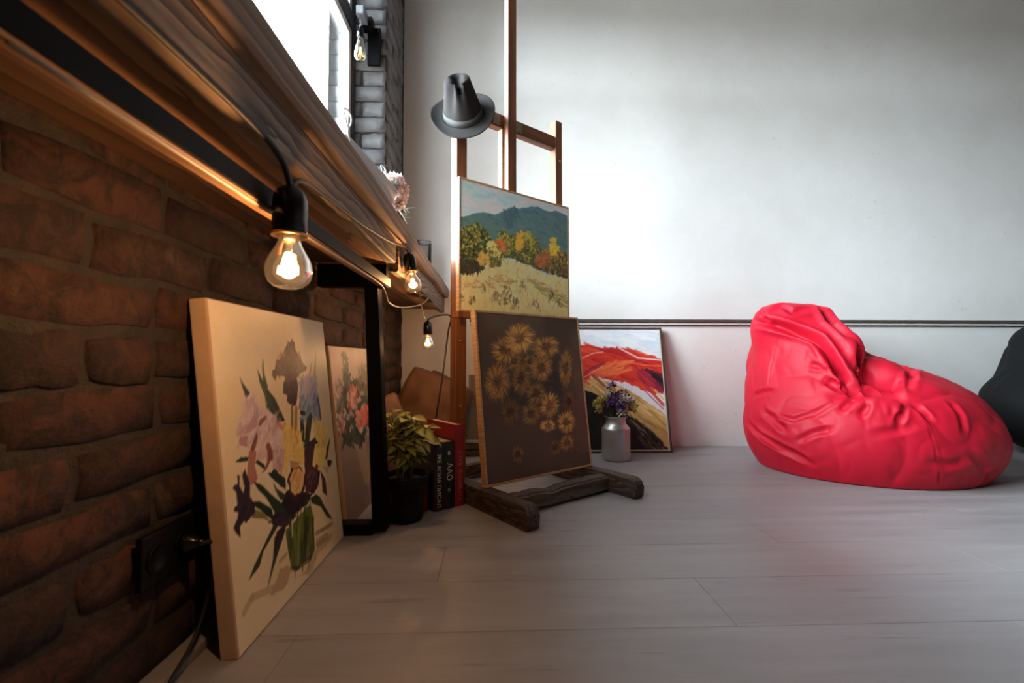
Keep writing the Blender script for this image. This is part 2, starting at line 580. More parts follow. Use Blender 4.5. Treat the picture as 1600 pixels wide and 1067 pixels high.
def brick_mesh(seed, L, H, D, mat, rough=0.0065):
    rnd = random.Random(seed)
    nx, nz = 4, 2
    V, F = [], []
    for j in range(nz + 1):
        for i in range(nx + 1):
            yy = -L / 2 + L * i / nx
            zz = -H / 2 + H * j / nz
            edge_y = i in (0, nx)
            edge_z = j in (0, nz)
            yy += rnd.uniform(-1, 1) * rough * (1.0 if edge_y else 1.2)
            zz += rnd.uniform(-1, 1) * rough * (0.9 if edge_z else 1.0)
            corner = edge_y and edge_z
            xx = -0.0028 * (edge_y or edge_z) - 0.002 * corner + rnd.uniform(-1, 1) * 0.0020
            V.append((xx, yy * (0.985 if corner else 1), zz * (0.96 if corner else 1)))
    w = nx + 1
    for j in range(nz):
        for i in range(nx):
            F.append((j * w + i, j * w + i + 1, (j + 1) * w + i + 1, (j + 1) * w + i))
    ring = [i for i in range(w)] + [j * w + nx for j in range(1, nz + 1)] + [nz * w + i for i in range(nx - 1, -1, -1)] + [j * w for j in range(nz - 1, 0, -1)]
    off = len(V)
    for r in ring:
        V.append((-D, V[r][1] * 1.01, V[r][2] * 1.02))
    n = len(ring)
    for i in range(n):
        F.append((ring[i], off + i, off + (i + 1) % n, ring[(i + 1) % n]))
    me = bpy.data.meshes.new('brick')
    me.from_pydata(V, [], F)
    me.materials.append(mat)
    me.polygons.foreach_set('use_smooth', [True] * len(me.polygons))
    return me

BH, BP = 0.066, 0.081                               # brick height, course pitch
red_full = [brick_mesh(i, 0.246, BH, 0.022, M['brick']) for i in range(7)]
red_half = [brick_mesh(20 + i, 0.116, BH, 0.022, M['brick']) for i in range(4)]
gry_full = [brick_mesh(40 + i, 0.246, BH + 0.004, 0.022, M['brick_grey'], 0.004) for i in range(5)]
gry_half = [brick_mesh(60 + i, 0.116, BH + 0.004, 0.022, M['brick_grey'], 0.004) for i in range(4)]
rnd = random.Random(3)
BL = 0.262
for c in range(11):
    z = 0.045 + c * BP + 0.0
    if z + BH / 2 > 0.93: break
    yy = 0.12 + (0.131 if c % 2 else 0.0) + rnd.uniform(-0.012, 0.012)
    while yy < YB - 0.02:
        if c % 4 == 2 and rnd.random() < 0.75 or rnd.random() < 0.12:      # headers
            L, ms = 0.131, red_half
        else:
            L, ms = BL, red_full
        if yy + L > YB:
            if YB - yy > 0.12: L, ms = 0.131, red_half
            else: break
        b = share('brick', ms[rnd.randrange(len(ms))], wall_left, (XW + rnd.uniform(-0.003, 0.002), yy + L / 2, z + rnd.uniform(-0.003, 0.003)), (rnd.uniform(-0.012, 0.012), 0, rnd.uniform(-0.01, 0.01)))
        if rnd.random() < 0.5:
            b.scale = (1, -1, 1) if False else (1, 1, 1)
        yy += L
for c in range(21):                                # painted pier above the shelf
    z = 0.99 + c * BP
    a = 2.303
    lens = ([0.131, BL] if c % 2 else [BL, 0.131])
    for L in lens:
        ms = gry_full if L > 0.2 else gry_half
        share('brick', ms[rnd.randrange(len(ms))], wall_left, (XW + 0.001 + rnd.uniform(-0.002, 0.002), a + 0.004 + L / 2, z + rnd.uniform(-0.002, 0.002)))
        a += L
    L2 = 0.246 if c % 2 else 0.116                  # reveal faces, looking towards the camera
    ms = gry_full if L2 > 0.2 else gry_half
    share('brick', ms[rnd.randrange(len(ms))], wall_left, (XW - 0.006 - L2 / 2, 2.292 + rnd.uniform(-0.002, 0.002), z), (0, 0, -math.pi / 2))
    if L2 < 0.2:
        share('brick', gry_half[rnd.randrange(4)], wall_left, (XW - 0.006 - L2 - 0.014 - 0.058, 2.292, z), (0, 0, -math.pi / 2))

# ---- other walls, ceiling
wall_back = struct(box('wall_back', (XO, YB, -0.02), (XR + 0.2, YB + 0.2, ZC), M['plaster']))
wall_right = struct(box('wall_right', (XR, YR, -0.02), (XR + 0.2, YB, ZC), M['dark_wall']))
wall_rear = struct(box('wall_rear', (XO, YR - 0.2, -0.02), (XR + 0.2, YR, ZC), M['dark_wall']))
ceiling = struct(box('ceiling', (XO, YR - 0.2, ZC), (XR + 0.2, YB + 0.2, ZC + 0.2), M['ceil']))

# rail along the back wall: dark strip with a pale fillet beneath it
trim_1 = struct(box('trim_1', (-0.16, YB - 0.016, 0.752), (XR, YB, 0.772), M['rail'], bevel=0.003), 'dark bronze rail running along the white back wall')
box('fillet', (-0.16, YB - 0.008, 0.740), (XR, YB - 0.0005, 0.750), M['plaster'], trim_1)
box('seam', (-0.16, YB - 0.011, 0.733), (XR, YB - 0.0005, 0.738), M['rail'], trim_1)
baseboard_left = struct(box('baseboard_left', (XW - 0.008, -0.2, 0.0), (XW + 0.030, YB, 0.018), M['floor'], bevel=0.004))

# ---- windows: black outer frame, pale sashes, glass panes
def window(name, y0, y1):
    w = bpy.data.objects.new(name, None)
    C.objects.link(w)
    struct(w)
    x0, x1 = -0.785, -0.715
    F = 0.055
    g = 0.004
    box('frame_stile', (x0, y0 + g, WZ0 - 0.015), (x1, y0 + F, WZ1 - g), M['win_black'], w, 0.004)
    box('frame_stile', (x0, y1 - F, WZ0 - 0.015), (x1, y1 - 0.012, WZ1 - g), M['win_black'], w, 0.004)
    box('frame_rail', (x0, y0 + F, WZ1 - F), (x1, y1 - F, WZ1 - g), M['win_black'], w, 0.004)
    box('frame_rail', (x0, y0 + F, WZ0 - 0.015), (x1, y1 - F, WZ0 + F), M['win_black'], w, 0.004)
    box('transom', (x0, y0 + F, 2.17), (x1, y1 - F, 2.25), M['win_black'], w, 0.004)
    n = 2
    W = (y1 - y0 - 2 * F)
    for i in range(n):
        a = y0 + F + W * i / n
        b = y0 + F + W * (i + 1) / n
        if i:
            box('mullion', (x0, a - 0.03, WZ0 + F), (x1, a + 0.03, WZ1 - F), M['win_black'], w, 0.004)
            a += 0.03
        if i < n - 1:
            b -= 0.03
        for (za, zb) in ((WZ0 + F, 2.17), (2.25, WZ1 - F)):
            S = 0.034
            s = bmesh.new()
            xs0, xs1 = x0 + 0.015, x1 - 0.010
            bm_box(s, (xs0, a, za), (xs1, a + S, zb))
            bm_box(s, (xs0, b - S, za), (xs1, b, zb))
            bm_box(s, (xs0, a + S, za), (xs1, b - S, za + S))
            bm_box(s, (xs0, a + S, zb - S), (xs1, b - S, zb))
            sash = obj_from_bm('sash', s, M['win_white'], w)
            box('pane', (x0 + 0.035, a + S - 0.004, za + S - 0.004), (x0 + 0.039, b - S + 0.004, zb - S + 0.004), M['pane'], sash)
    return w
window_1 = window('window_1', *WIN[0])

# ================================================================== WOODEN WINDOW SHELF ON A STEEL FRAME
shelf = thing('window_shelf', 'long thick wooden bar shelf along the brick wall, under the window', 'shelf', (0, 0, 0))
ZT = 0.958                                         # top of the shelf
Y0S, Y1S = -0.7, YB - 0.006
def slab_mesh(name, x0, x1, z0, z1, ya, yb, mat, amp=0.004, seed=0, bev=0.004):
    """long board with a slightly wavy, worn front edge"""
    bm = bmesh.new()
    n = 40
    rows = []
    for i in range(n + 1):
        yy = ya + (yb - ya) * i / n
        w = noise.noise(Vector((seed * 3.1, yy * 2.3, 0))) * amp
        w2 = noise.noise(Vector((seed * 3.1 + 9, yy * 2.9, 4))) * amp
        rows.append([bm.verts.new(p) for p in ((x0, yy, z0), (x1 + w - bev, yy, z0 + w2), (x1 + w, yy, z0 + w2 + bev), (x1 + w, yy, z1 - bev), (x1 + w - bev, yy, z1), (x0, yy, z1))])
    for i in range(n):
        for k in range(6):
            k2 = (k + 1) % 6
            bm.faces.new((rows[i][k], rows[i][k2], rows[i + 1][k2], rows[i + 1][k]))
    bm.faces.new(rows[0]); bm.faces.new(rows[-1][::-1])
    return obj_from_bm(name, bm, mat, shelf)
slab_mesh('top_board', XW + 0.006, -0.286, 0.897, ZT, Y0S, Y1S, M['slab'], 0.005, 1, 0.006)
box('sill_board', (-0.712, WIN[0][0] + 0.01, 0.932), (XW + 0.004, WIN[0][1] - 0.02, ZT - 0.002), M['slab'], shelf, 0.003)
slab_mesh('front_beam', -0.336, -0.309, 0.824, 0.8965, Y0S, 1.40, M['beam'], 0.006, 2, 0.004)
slab_mesh('front_beam', -0.338, -0.311, 0.808, 0.8965, 1.445, Y1S, M['beam'], 0.006, 3, 0.004)
slab_mesh('under_board', -0.432, -0.341, 0.829, 0.8965, Y0S, 1.40, M['plank'], 0.004, 4, 0.004)
slab_mesh('under_board', -0.432, -0.345, 0.829, 0.8965, 1.445, Y1S, M['plank'], 0.004, 5, 0.004)
slab_mesh('under_board', XW + 0.008, -0.446, 0.831, 0.8965, Y0S, Y1S, M['plank_dark'], 0.004, 6, 0.004)
# dark steel flat and timber batten hung on the front of the frame posts
slab_mesh('batten', -0.336, -0.3135, 0.737, 0.757, Y0S, 1.30, M['plank'], 0.003, 7, 0.002)
box('steel_strip', (-0.3135, Y0S, 0.739), (-0.3095, 1.34, 0.764), M['black_steel'], shelf, 0.001)
# steel trestle: top bar, post, foot bar
def trestle(y):
    bm = bmesh.new(); bm_box(bm, (XW + 0.012, y - 0.02, 0.752), (-0.338, y + 0.02, 0.8235))
    obj_from_bm('steel_top_bar', bm, M['black_steel'], shelf, bevel=0.003)
    bar('steel_post', (-0.350, y, 0.012), (-0.383, y, 0.7515), 0.042, 0.05, M['black_steel'], shelf, up=(0, 1, 0), bevel=0.003)
    bm = bmesh.new(); bm_box(bm, (XW + 0.034, y - 0.025, 0.0), (-0.371, y + 0.025, 0.034))
    obj_from_bm('steel_foot_bar', bm, M['black_steel'], shelf, bevel=0.003)
trestle(1.424)

# ================================================================== STRING OF BULBS
string = thing('string_light', 'string of clear glowing light bulbs on a black cable hung under the wooden shelf', 'string lights', (0, 0, 0))
def a60(scale=1.0):
    """pear-shaped bulb, hanging, neck at z = 0"""
    p = [(0.0125, 0.0), (0.0135, -0.006), (0.0160, -0.014), (0.0205, -0.022), (0.0255, -0.031), (0.0288, -0.040), (0.0300, -0.049), (0.0288, -0.0575), (0.0250, -0.0650), (0.0185, -0.0705), (0.0100, -0.0735), (0.0010, -0.0742)]
    return [(r * scale, z * scale) for r, z in p]
def pendant(sock_top, s=1.0, light_w=BULB_W, tilt=0.0, rx=0.0):
    sk = lathe('lamp_socket', [(r * s, z * s) for r, z in ((0.0045, 0.004), (0.006, 0.0), (0.0135, -0.003), (0.0192, -0.0095), (0.0222, -0.020), (0.0225, -0.063), (0.0205, -0.066), (0.016, -0.066))], M['black_gloss'], string, 32, sock_top)
    sk.rotation_euler = (rx, tilt, 0)
    ring = lathe('socket_rim', [(r * s, z * s) for r, z in ((0.0175, -0.0665), (0.0232, -0.0665), (0.0238, -0.068), (0.0232, -0.0698), (0.0175, -0.0698))], M['brass'], sk, 32)
    bulb = lathe('bulb', [(r, z - 0.0685 * s) for r, z in a60(s)], M['bulb'], string, 36, sock_top, cap0=False)
    bulb.rotation_euler = (rx, tilt, 0)
    lathe('bulb_cap', [(r * s, z * s) for r, z in ((0.0125, -0.066), (0.0128, -0.074), (0.0115, -0.0765), (0.004, -0.0775))], M['brass'], bulb, 24)
    lathe('glass_stem', [(r * s, z * s) for r, z in ((0.004, -0.0775), (0.0042, -0.088), (0.0028, -0.097), (0.0035, -0.100), (0.001, -0.1015))], M['bulb'], bulb, 12)
    # zig-zag filament on two support wires
    pts = []
    for i in range(13):
        a = -2.2 + 4.4 * i / 12
        pts.append((0.0125 * s * math.sin(a * 0.8), 0.0075 * s * math.cos(a * 0.8) - 0.003 * s, (-0.117 + (0.0045 if i % 2 else -0.0045)) * s))
    V, F = tube_data(pts, 0.0013 * s, 6)
    obj_from_data('filament', V, F, M['filament'], bulb)
    for q in (-1, 1):
        tube('support_wire', [(0.0025 * q * s, 0, -0.096 * s), (0.0075 * q * s, 0, -0.105 * s), (0.0118 * q * s, -0.003 * s, -0.115 * s)], 0.0005 * s, M['brass'], bulb, 5)
    ld = bpy.data.lights.new('bulb_glow', 'POINT')
    ld.energy = light_w
    ld.color = (1.0, 0.51, 0.21)
    ld.shadow_soft_size = 0.011 * s
    lo = bpy.data.objects.new('bulb_glow', ld)
    C.objects.link(lo)
    lo.parent = bulb
    lo.location = (0, 0, -0.116 * s)
    return sk
S1 = (-0.284, 0.630, 0.768)
S2 = (-0.289, 1.500, 0.878)
S3 = (-0.318, 2.130, 0.706)
pendant(S1, 1.0, BULB_W)
pendant(S2, 0.92, BULB_W * 0.75, -0.16, -0.05)
pendant(S3, 0.92, BULB_W * 0.5)
tube('cable', [(-0.300, -0.25, 0.818), (-0.302, 0.10, 0.812), (-0.300, 0.38, 0.818), (-0.292, 0.54, 0.812), (-0.284, 0.60, 0.795), (-0.284, 0.628, 0.770)], 0.0042, M['cable'], string, 8, 6)
tube('cable', [(-0.283, 0.632, 0.770), (-0.285, 0.665, 0.790), (-0.294, 0.76, 0.808), (-0.299, 1.00, 0.829), (-0.297, 1.25, 0.856), (-0.292, 1.43, 0.884), (-0.289, 1.498, 0.880)], 0.0036, M['cable'], string, 8, 6)
tube('cable', [(-0.288, 1.503, 0.880), (-0.286, 1.54, 0.878), (-0.297, 1.75, 0.780), (-0.312, 2.00, 0.712), (-0.317, 2.11, 0.716), (-0.318, 2.128, 0.708)], 0.0030, M['cable'], string, 8, 6)
tube('cable', [(-0.318, 2.132, 0.708), (-0.312, 2.16, 0.722), (-0.285, 2.23, 0.742), (-0.243, 2.30, 0.752), (-0.230, 2.33, 0.735), (-0.242, 2.30, 0.66), (-0.262, 2.25, 0.45), (-0.292, 2.22, 0.22), (-0.305, 2.20, 0.006)], 0.0046, M['cable'], string, 8, 6)
tube('thin_cable', [(-0.318, 0.30, 0.7365), (-0.316, 0.85, 0.7345), (-0.315, 1.22, 0.7335), (-0.322, 1.33, 0.722), (-0.340, 1.46, 0.708), (-0.350, 1.70, 0.722), (-0.322, 1.95, 0.762), (-0.300, 2.02, 0.800)], 0.0024, M['cable_pale'], string, 6, 6)

# ================================================================== WALL LAMP on the window reveal
sc = thing('wall_sconce', 'black wall sconce with an amber filament bulb on the grey brick window reveal', 'wall lamp', (-0.640, 2.283, 2.12))
box('back_plate', (-0.012, -0.018, -0.105), (0.052, -0.001, 0.085), M['black_steel'], sc, 0.002)
box('mount_block', (-0.028, -0.070, 0.055), (0.024, -0.018, 0.105), M['black_steel'], sc, 0.003)
box('arm_block', (-0.032, -0.150, 0.058), (0.006, -0.070, 0.098), plain('grey_metal_block', (0.26, 0.28, 0.31), 0.35, 0.6), sc, 0.003)
tube('drop_rod', [(-0.013, -0.13, 0.058), (-0.013, -0.13, 0.0)], 0.004, M['alu'], sc, 10)
so = lathe('lamp_socket', [(0.006, 0.004), (0.014, 0.0), (0.0165, -0.012), (0.0165, -0.045), (0.013, -0.048)], M['black_gloss'], sc, 24, (-0.013, -0.13, 0.0))
eb = lathe('bulb', [(0.0115, -0.046), (0.0130, -0.056), (0.0185, -0.080), (0.0245, -0.105), (0.0285, -0.130), (0.0270, -0.146), (0.0195, -0.158), (0.0080, -0.163), (0.001, -0.164)], M['amber'], sc, 28, (-0.013, -0.13, 0.0), cap0=False)
pts = []
for i in range(9):
    pts.append((0.010 * math.cos(i * 2.4), 0.010 * math.sin(i * 2.4), -0.075 if i % 2 else -0.140))
V, F = tube_data(pts, 0.0012, 5)
obj_from_data('filament', V, F, M['filament_dim'], eb)

# ================================================================== EASEL
ER = math.atan2(0.585, 0.81)                       # crossbar direction in plan
u = Vector((math.cos(ER), math.sin(ER), 0)); vdir = Vector((-math.sin(ER), math.cos(ER), 0))
P0 = Vector((-0.148, 1.785, 0))                    # left upright on the floor plan
easel = thing('easel', 'tall wooden studio easel with a dark scuffed base holding two paintings', 'easel', P0, ER)
# local frame: x = along the crossbar, y = backwards, z = up
EW = 0.53
def foot(x):
    bm = bmesh.new()
    # side profile with rounded toe, extruded across
    prof = [(0.30, 0.0), (0.30, 0.052), (0.27, 0.072), (-0.03, 0.072)]
    yf = -0.452
    prof += [(yf + 0.09, 0.074)]
    for k in range(7):
        a = math.pi / 2 * k / 6
        prof.append((yf + 0.03 - 0.03 * math.sin(a), 0.044 + 0.030 * math.cos(a)))
    for k in range(4):
        a = math.pi / 2 * k / 3
        prof.append((yf + 0.014 - 0.014 * math.cos(a), 0.014 - 0.014 * math.sin(a)))
    L = [bm.verts.new((x - 0.026, p[0], p[1])) for p in prof]
    R = [bm.verts.new((x + 0.026, p[0], p[1])) for p in prof]
    n = len(prof)
    bm.faces.new(L); bm.faces.new(R[::-1])
    for i in range(n):
        bm.faces.new((L[i], R[i], R[(i + 1) % n], L[(i + 1) % n]))
    f = obj_from_bm('foot', bm, M['easel_old'], easel, bevel=0.003, bseg=1)
    return f
foot(0.0); foot(EW)
# worn crossbar between the feet with a dished, chipped top edge
bm = bmesh.new()
n = 24; rows = []
rb = random.Random(5)
for i in range(n + 1):
    x = 0.0265 + (EW - 0.053) * i / n
    dip = -0.009 * math.exp(-((i - 9.5) / 2.2) ** 2) + rb.uniform(-0.0016, 0.0016)
    rows.append([bm.verts.new(p) for p in ((x, -0.322, 0.012), (x, -0.322 - rb.uniform(0, 0.002), 0.058 + dip), (x, -0.314, 0.066 + dip), (x, -0.276, 0.068 + dip), (x, -0.268, 0.060 + dip), (x, -0.268, 0.012))])
for i in range(n):
    for k in range(6):
        bm.faces.new((rows[i][k], rows[i][(k + 1) % 6], rows[i + 1][(k + 1) % 6], rows[i + 1][k]))
bm.faces.new(rows[0]); bm.faces.new(rows[-1][::-1])
cb = obj_from_bm('base_crossbar', bm, m_wood('scuffed_old_wood_across', [(0.03, 0.021, 0.015), (0.085, 0.057, 0.038), (0.20, 0.155, 0.115)], 'X', 1.6, 0.75, 1.0, 0.7), easel)
bar('rear_crossbar', (0.0265, 0.20, 0.036), (EW - 0.0265, 0.20, 0.036), 0.04, 0.05, M['easel_old'], easel, bevel=0.002)
box('upright', (-0.024, -0.022, 0.0722), (0.024, 0.022, 1.553), M['easel'], easel, 0.004)
bm = bmesh.new(); bm_box(bm, (EW - 0.024, -0.022, 0.0722), (EW + 0.018, 0.022, 1.640))
obj_from_bm('upright', bm, M['easel'], easel, bevel=0.006)
box('top_rail', (0.0245, -0.018, 1.505), (EW - 0.0245, 0.018, 1.562), m_wood('easel_wood_across', [(0.15, 0.055, 0.022), (0.27, 0.11, 0.048), (0.33, 0.145, 0.065)], 'X', 1.4, 0.5, 0.5, 0.2), easel, 0.003)
box('mast', (EW / 2 - 0.056, -0.048, 0.24), (EW / 2 - 0.012, -0.0182, 2.62), M['easel'], easel, 0.003)
box('mast_liner', (EW / 2 - 0.066, -0.0178, 0.24), (EW / 2 - 0.044, 0.010, 1.504), M['frame'], easel, 0.002)
for q in (-0.108, 0.012):
    box('metal_plate', (EW / 2 + q - 0.005, -0.0205, 1.512), (EW / 2 + q + 0.030, -0.0183, 1.556), plain('worn_plate', (0.36, 0.32, 0.26), 0.6, 0.2, 0.3, 120), easel)
box('tray', (-0.058, -0.094, 0.684), (EW + 0.02, -0.0485, 0.708), M['easel'], easel, 0.003)
for q in (0.11, EW - 0.12):
    box('tray_bracket', (q - 0.015, -0.0480, 0.60), (q + 0.015, -0.0225, 0.69), M['easel'], easel, 0.002)
for (xx, zz) in ((-0.004, 0.60), (-0.004, 0.35), (EW, 1.45)):
    lathe('bolt', [(0.006, 0), (0.005, 0.004), (0.001, 0.005)], M['brass'], easel, 10, (xx, -0.0225, zz)).rotation_euler = (math.pi / 2, 0, 0)
EM = Matrix.Translation(P0) @ Matrix.Rotation(ER, 4, 'Z')

# ================================================================== HAT hooked over the left upright
def make_hat():
    a = Vector((-0.10, -0.875, 0.475)).normalized()          # crown axis: tipped well forward
    side = Vector((0.97, 0.05, 0.20)); side = (side - a * side.dot(a)).normalized()
    fwd = a.cross(side).normalized()                        # 'back of the hat' direction -> up the post
    hat = thing('hat', 'grey felt fedora hat hooked over the top of the easel post', 'hat', (0, 0, 0))
    top = P0 + Vector((0, 0, 1.553))
    Cc = Vector((-0.132, 1.775, 1.497))
    R = Matrix((side, fwd, a)).transposed().to_4x4()
    hat.matrix_world = Matrix.Translation(Cc) @ R
    # local: x = wearer's side, y = back, z = crown axis
    nA = 72
    V, F = [], []
    prof = [(0.0, 1.0)]
    H = 0.140
    levels = 16
    def crown_pt(t, ang, inner=0.0):
        # t 0 at the sweatband .. 1 at the crown edge
        cx, sy = math.cos(ang), math.sin(ang)
        r = 0.0800 - 0.023 * t ** 1.15 - inner
        x = r * cx * (1 - 0.16 * t)
        y = r * 1.12 * sy
        z = H * t
        # front pinch (y negative is the front)
        for s in (-1, 1):
            d = ((cx - s * 0.72) ** 2 + (sy + 0.66) ** 2)
            x -= s * 0.022 * t ** 1.2 * math.exp(-d / 0.10)
            y += 0.006 * t * math.exp(-d / 0.12)
        z -= 0.012 * t * max(0, sy)                         # lower at the back
        z += 0.006 * t * max(0, -sy)
        z -= 0.034 * t ** 4 * math.exp(-(cx / 0.24) ** 2) * max(0, -sy)      # notch where the crease meets the front
        y += 0.010 * t ** 3 * math.exp(-(cx / 0.30) ** 2) * max(0, -sy)
        return (x, y, z)
    def top_z(x, y, e):
        return -0.038 * math.exp(-(x / 0.017) ** 2) * (1 - e ** 4) 
    rows = []
    for i in range(levels + 1):
        t = i / levels
        rows.append(len(V))
        for k in range(nA):
            V.append(crown_pt(t, 2 * math.pi * k / nA))
    nT = 9
    for j in range(1, nT + 1):
        e = 1 - j / nT
        rows.append(len(V))
        for k in range(nA):
            x, y, z = crown_pt(1.0, 2 * math.pi * k / nA)
            ee = e
            zz = z + 0.010 * (1 - ee ** 2)
            xx, yy = x * ee, y * ee
            zz -= 0.046 * math.exp(-(xx / 0.015) ** 2) * (1 - ee ** 8) * (0.85 - 3.0 * max(yy, -0.03))
            V.append((xx, yy, zz))
    for i in range(len(rows) - 1):
        for k in range(nA):
            k2 = (k + 1) % nA
            F.append((rows[i] + k, rows[i] + k2, rows[i + 1] + k2, rows[i + 1] + k))
    F.append(tuple(rows[-1] + k for k in range(nA)))
    cr = obj_from_data('crown', V, F, M['felt'], hat, True, True)
    md = cr.modifiers.new('thick', 'SOLIDIFY'); md.thickness = 0.002; md.offset = -1
    # brim
    V, F = [], []
    nR = 8
    for j in range(nR + 1):
        t = j / nR
        for k in range(nA):
            ang = 2 * math.pi * k / nA
            cx, sy = math.cos(ang), math.sin(ang)
            r = 0.0800 + t * (0.0490)
            x, y = r * cx * 1.0, (0.0800 * 1.12 + t * 0.047) * sy
            z = 0.020 * t * t * abs(cx) ** 3 - 0.010 * t * max(0, -sy) + 0.006 * t * max(0, sy)
            V.append((x, y, z))
    for j in range(nR):
        for k in range(nA):
            k2 = (k + 1) % nA
            F.append((j * nA + k, j * nA + k2, (j + 1) * nA + k2, (j + 1) * nA + k))
    br = obj_from_data('brim', V, F, M['felt'], hat, True)
    md = br.modifiers.new('thick', 'SOLIDIFY'); md.thickness = 0.0025
    # ribbon
    V, F = [], []
    for j, t in enumerate((0.015, 0.10, 0.19)):
        for k in range(nA):
            V.append(crown_pt(t, 2 * math.pi * k / nA, -0.0014))
    for j in range(2):
        for k in range(nA):
            k2 = (k + 1) % nA
            F.append((j * nA + k, j * nA + k2, (j + 1) * nA + k2, (j + 1) * nA + k))
    rb_ = obj_from_data('ribbon', V, F, M['ribbon'], hat, True)
    md = rb_.modifiers.new('thick', 'SOLIDIFY'); md.thickness = 0.001
    return hat
make_hat()

# ================================================================== PAINTINGS
def lin(a):
    a = np.asarray(a, dtype=np.float64)
    return np.where(a <= 0.04045, a / 12.92, ((np.clip(a, 0, None) + 0.055) / 1.055) ** 2.4)

class Picture:
    """paints pigment onto a canvas grid; coordinates are study-sheet units mapped to the canvas by its four corners"""
    def __init__(self, corners, nx, ny, seed):
        self.nx, self.ny = nx, ny
        self.rs = np.random.RandomState(seed)
        dst = [(0, 0), (nx - 1, 0), (nx - 1, ny - 1), (0, ny - 1)]
        A, B = [], []
        for (x, y), (X, Y) in zip(corners, dst):
            A.append([x, y, 1, 0, 0, 0, -X * x, -X * y]); B.append(X)
            A.append([0, 0, 0, x, y, 1, -Y * x, -Y * y]); B.append(Y)
        h = np.linalg.solve(np.array(A, float), np.array(B, float))
        self.Hm = np.append(h, 1).reshape(3, 3)
        self.img = np.zeros((ny, nx, 3))
        self.Y, self.X = np.mgrid[0:ny, 0:nx].astype(float)
        self.o = (0, 0); self.s = 1.0
    def view(self, ox, oy, s):
        self.o = (ox, oy); self.s = s
    def m(self, pts):
        p = np.array(pts, float).reshape(-1, 2) / self.s + np.array(self.o)
        q = np.c_[p, np.ones(len(p))] @ self.Hm.T
        return q[:, :2] / q[:, 2:3]
    def cloud(self, freq, oct_=4):
        """smooth random field 0..1"""
        out = np.zeros((self.ny, self.nx)); amp = 1; tot = 0
        for o in range(oct_):
            n = max(2, int(freq * 2 ** o))
            g = self.rs.rand(n + 2, n + 2)
            yy = self.Y / (self.ny - 1) * n; xx = self.X / (self.nx - 1) * n
            y0 = np.minimum(yy.astype(int), n); x0 = np.minimum(xx.astype(int), n)
            fy, fx = yy - y0, xx - x0
            fy, fx = fy * fy * (3 - 2 * fy), fx * fx * (3 - 2 * fx)
            out += amp * ((g[y0, x0] * (1 - fx) + g[y0, x0 + 1] * fx) * (1 - fy) + (g[y0 + 1, x0] * (1 - fx) + g[y0 + 1, x0 + 1] * fx) * fy)
            tot += amp; amp *= 0.5
        return out / tot
    def fill(self, a, b, freq=4):
        f = self.cloud(freq)[..., None]
        f = np.clip((f - 0.3) / 0.4, 0, 1)
        self.img = (1 - f) * np.array(a) / 255 + f * np.array(b) / 255
    def poly(self, pts, col, alpha=1.0, col2=None, jitter=0.0):
        q = self.m(pts)
        if jitter:
            r = []
            for i in range(len(q)):
                a, b = q[i], q[(i + 1) % len(q)]
                k = max(1, int(np.hypot(*(b - a)) / 4))
                for t in range(k):
                    r.append(a + (b - a) * t / k + self.rs.uniform(-1, 1, 2) * jitter)
            q = np.array(r)
        x0, y0 = np.floor(q.min(0)).astype(int) - 1; x1, y1 = np.ceil(q.max(0)).astype(int) + 2
        x0, y0 = max(x0, 0), max(y0, 0); x1, y1 = min(x1, self.nx), min(y1, self.ny)
        if x1 <= x0 or y1 <= y0: return
        cov = np.zeros((y1 - y0, x1 - x0))
        for sx in (-0.25, 0.25):
            for sy in (-0.25, 0.25):
                X = self.X[y0:y1, x0:x1] + sx; Y = self.Y[y0:y1, x0:x1] + sy
                ins = np.zeros(X.shape, bool)
                for i in range(len(q)):
                    ax, ay = q[i]; bx, by = q[i - 1]
                    if ay == by: continue
                    c = ((ay > Y) != (by > Y)) & (X < (bx - ax) * (Y - ay) / (by - ay) + ax)
                    ins ^= c
                cov += ins * 0.25
        c = np.array(col) / 255.0
        if col2 is not None:
            t = np.clip((self.Y[y0:y1, x0:x1] - q[:, 1].min()) / max(1, np.ptp(q[:, 1])), 0, 1)[..., None]
            c = c * (1 - t) + np.array(col2) / 255.0 * t
        w = (cov * alpha)[..., None]
        v = 1 + (self.rs.rand(y1 - y0, x1 - x0, 1) - 0.5) * 0.10
        self.img[y0:y1, x0:x1] = self.img[y0:y1, x0:x1] * (1 - w) + np.clip(c * v, 0, 1) * w
    def _cap(self, a, b, r0, r1, col, alpha):
        lo = np.minimum(a, b) - max(r0, r1) - 1; hi = np.maximum(a, b) + max(r0, r1) + 2
        x0, y0 = max(int(lo[0]), 0), max(int(lo[1]), 0); x1, y1 = min(int(hi[0]) + 1, self.nx), min(int(hi[1]) + 1, self.ny)
        if x1 <= x0 or y1 <= y0: return
        X = self.X[y0:y1, x0:x1] - a[0]; Y = self.Y[y0:y1, x0:x1] - a[1]
        d = b - a; L2 = max(1e-6, d @ d)
        t = np.clip((X * d[0] + Y * d[1]) / L2, 0, 1)
        dist = np.hypot(X - t * d[0], Y - t * d[1])
        w = (np.clip(r0 + (r1 - r0) * t - dist + 0.5, 0, 1) * alpha)[..., None]
        self.img[y0:y1, x0:x1] = self.img[y0:y1, x0:x1] * (1 - w) + np.array(col) / 255.0 * w
    def line(self, pts, w, col, alpha=1.0, taper=True, w1=None):
        q = self.m(pts)
        k = np.linalg.norm(self.m([pts[0]])[0] - self.m([(pts[0][0] + 1, pts[0][1])])[0])
        n = len(q) - 1
        for i in range(n):
            a0 = w * k / 2 if w1 is None else (w + (w1 - w) * i / n) * k / 2
            a1 = a0 if w1 is None else (w + (w1 - w) * (i + 1) / n) * k / 2
            self._cap(q[i], q[i + 1], a0, a1, col, alpha)
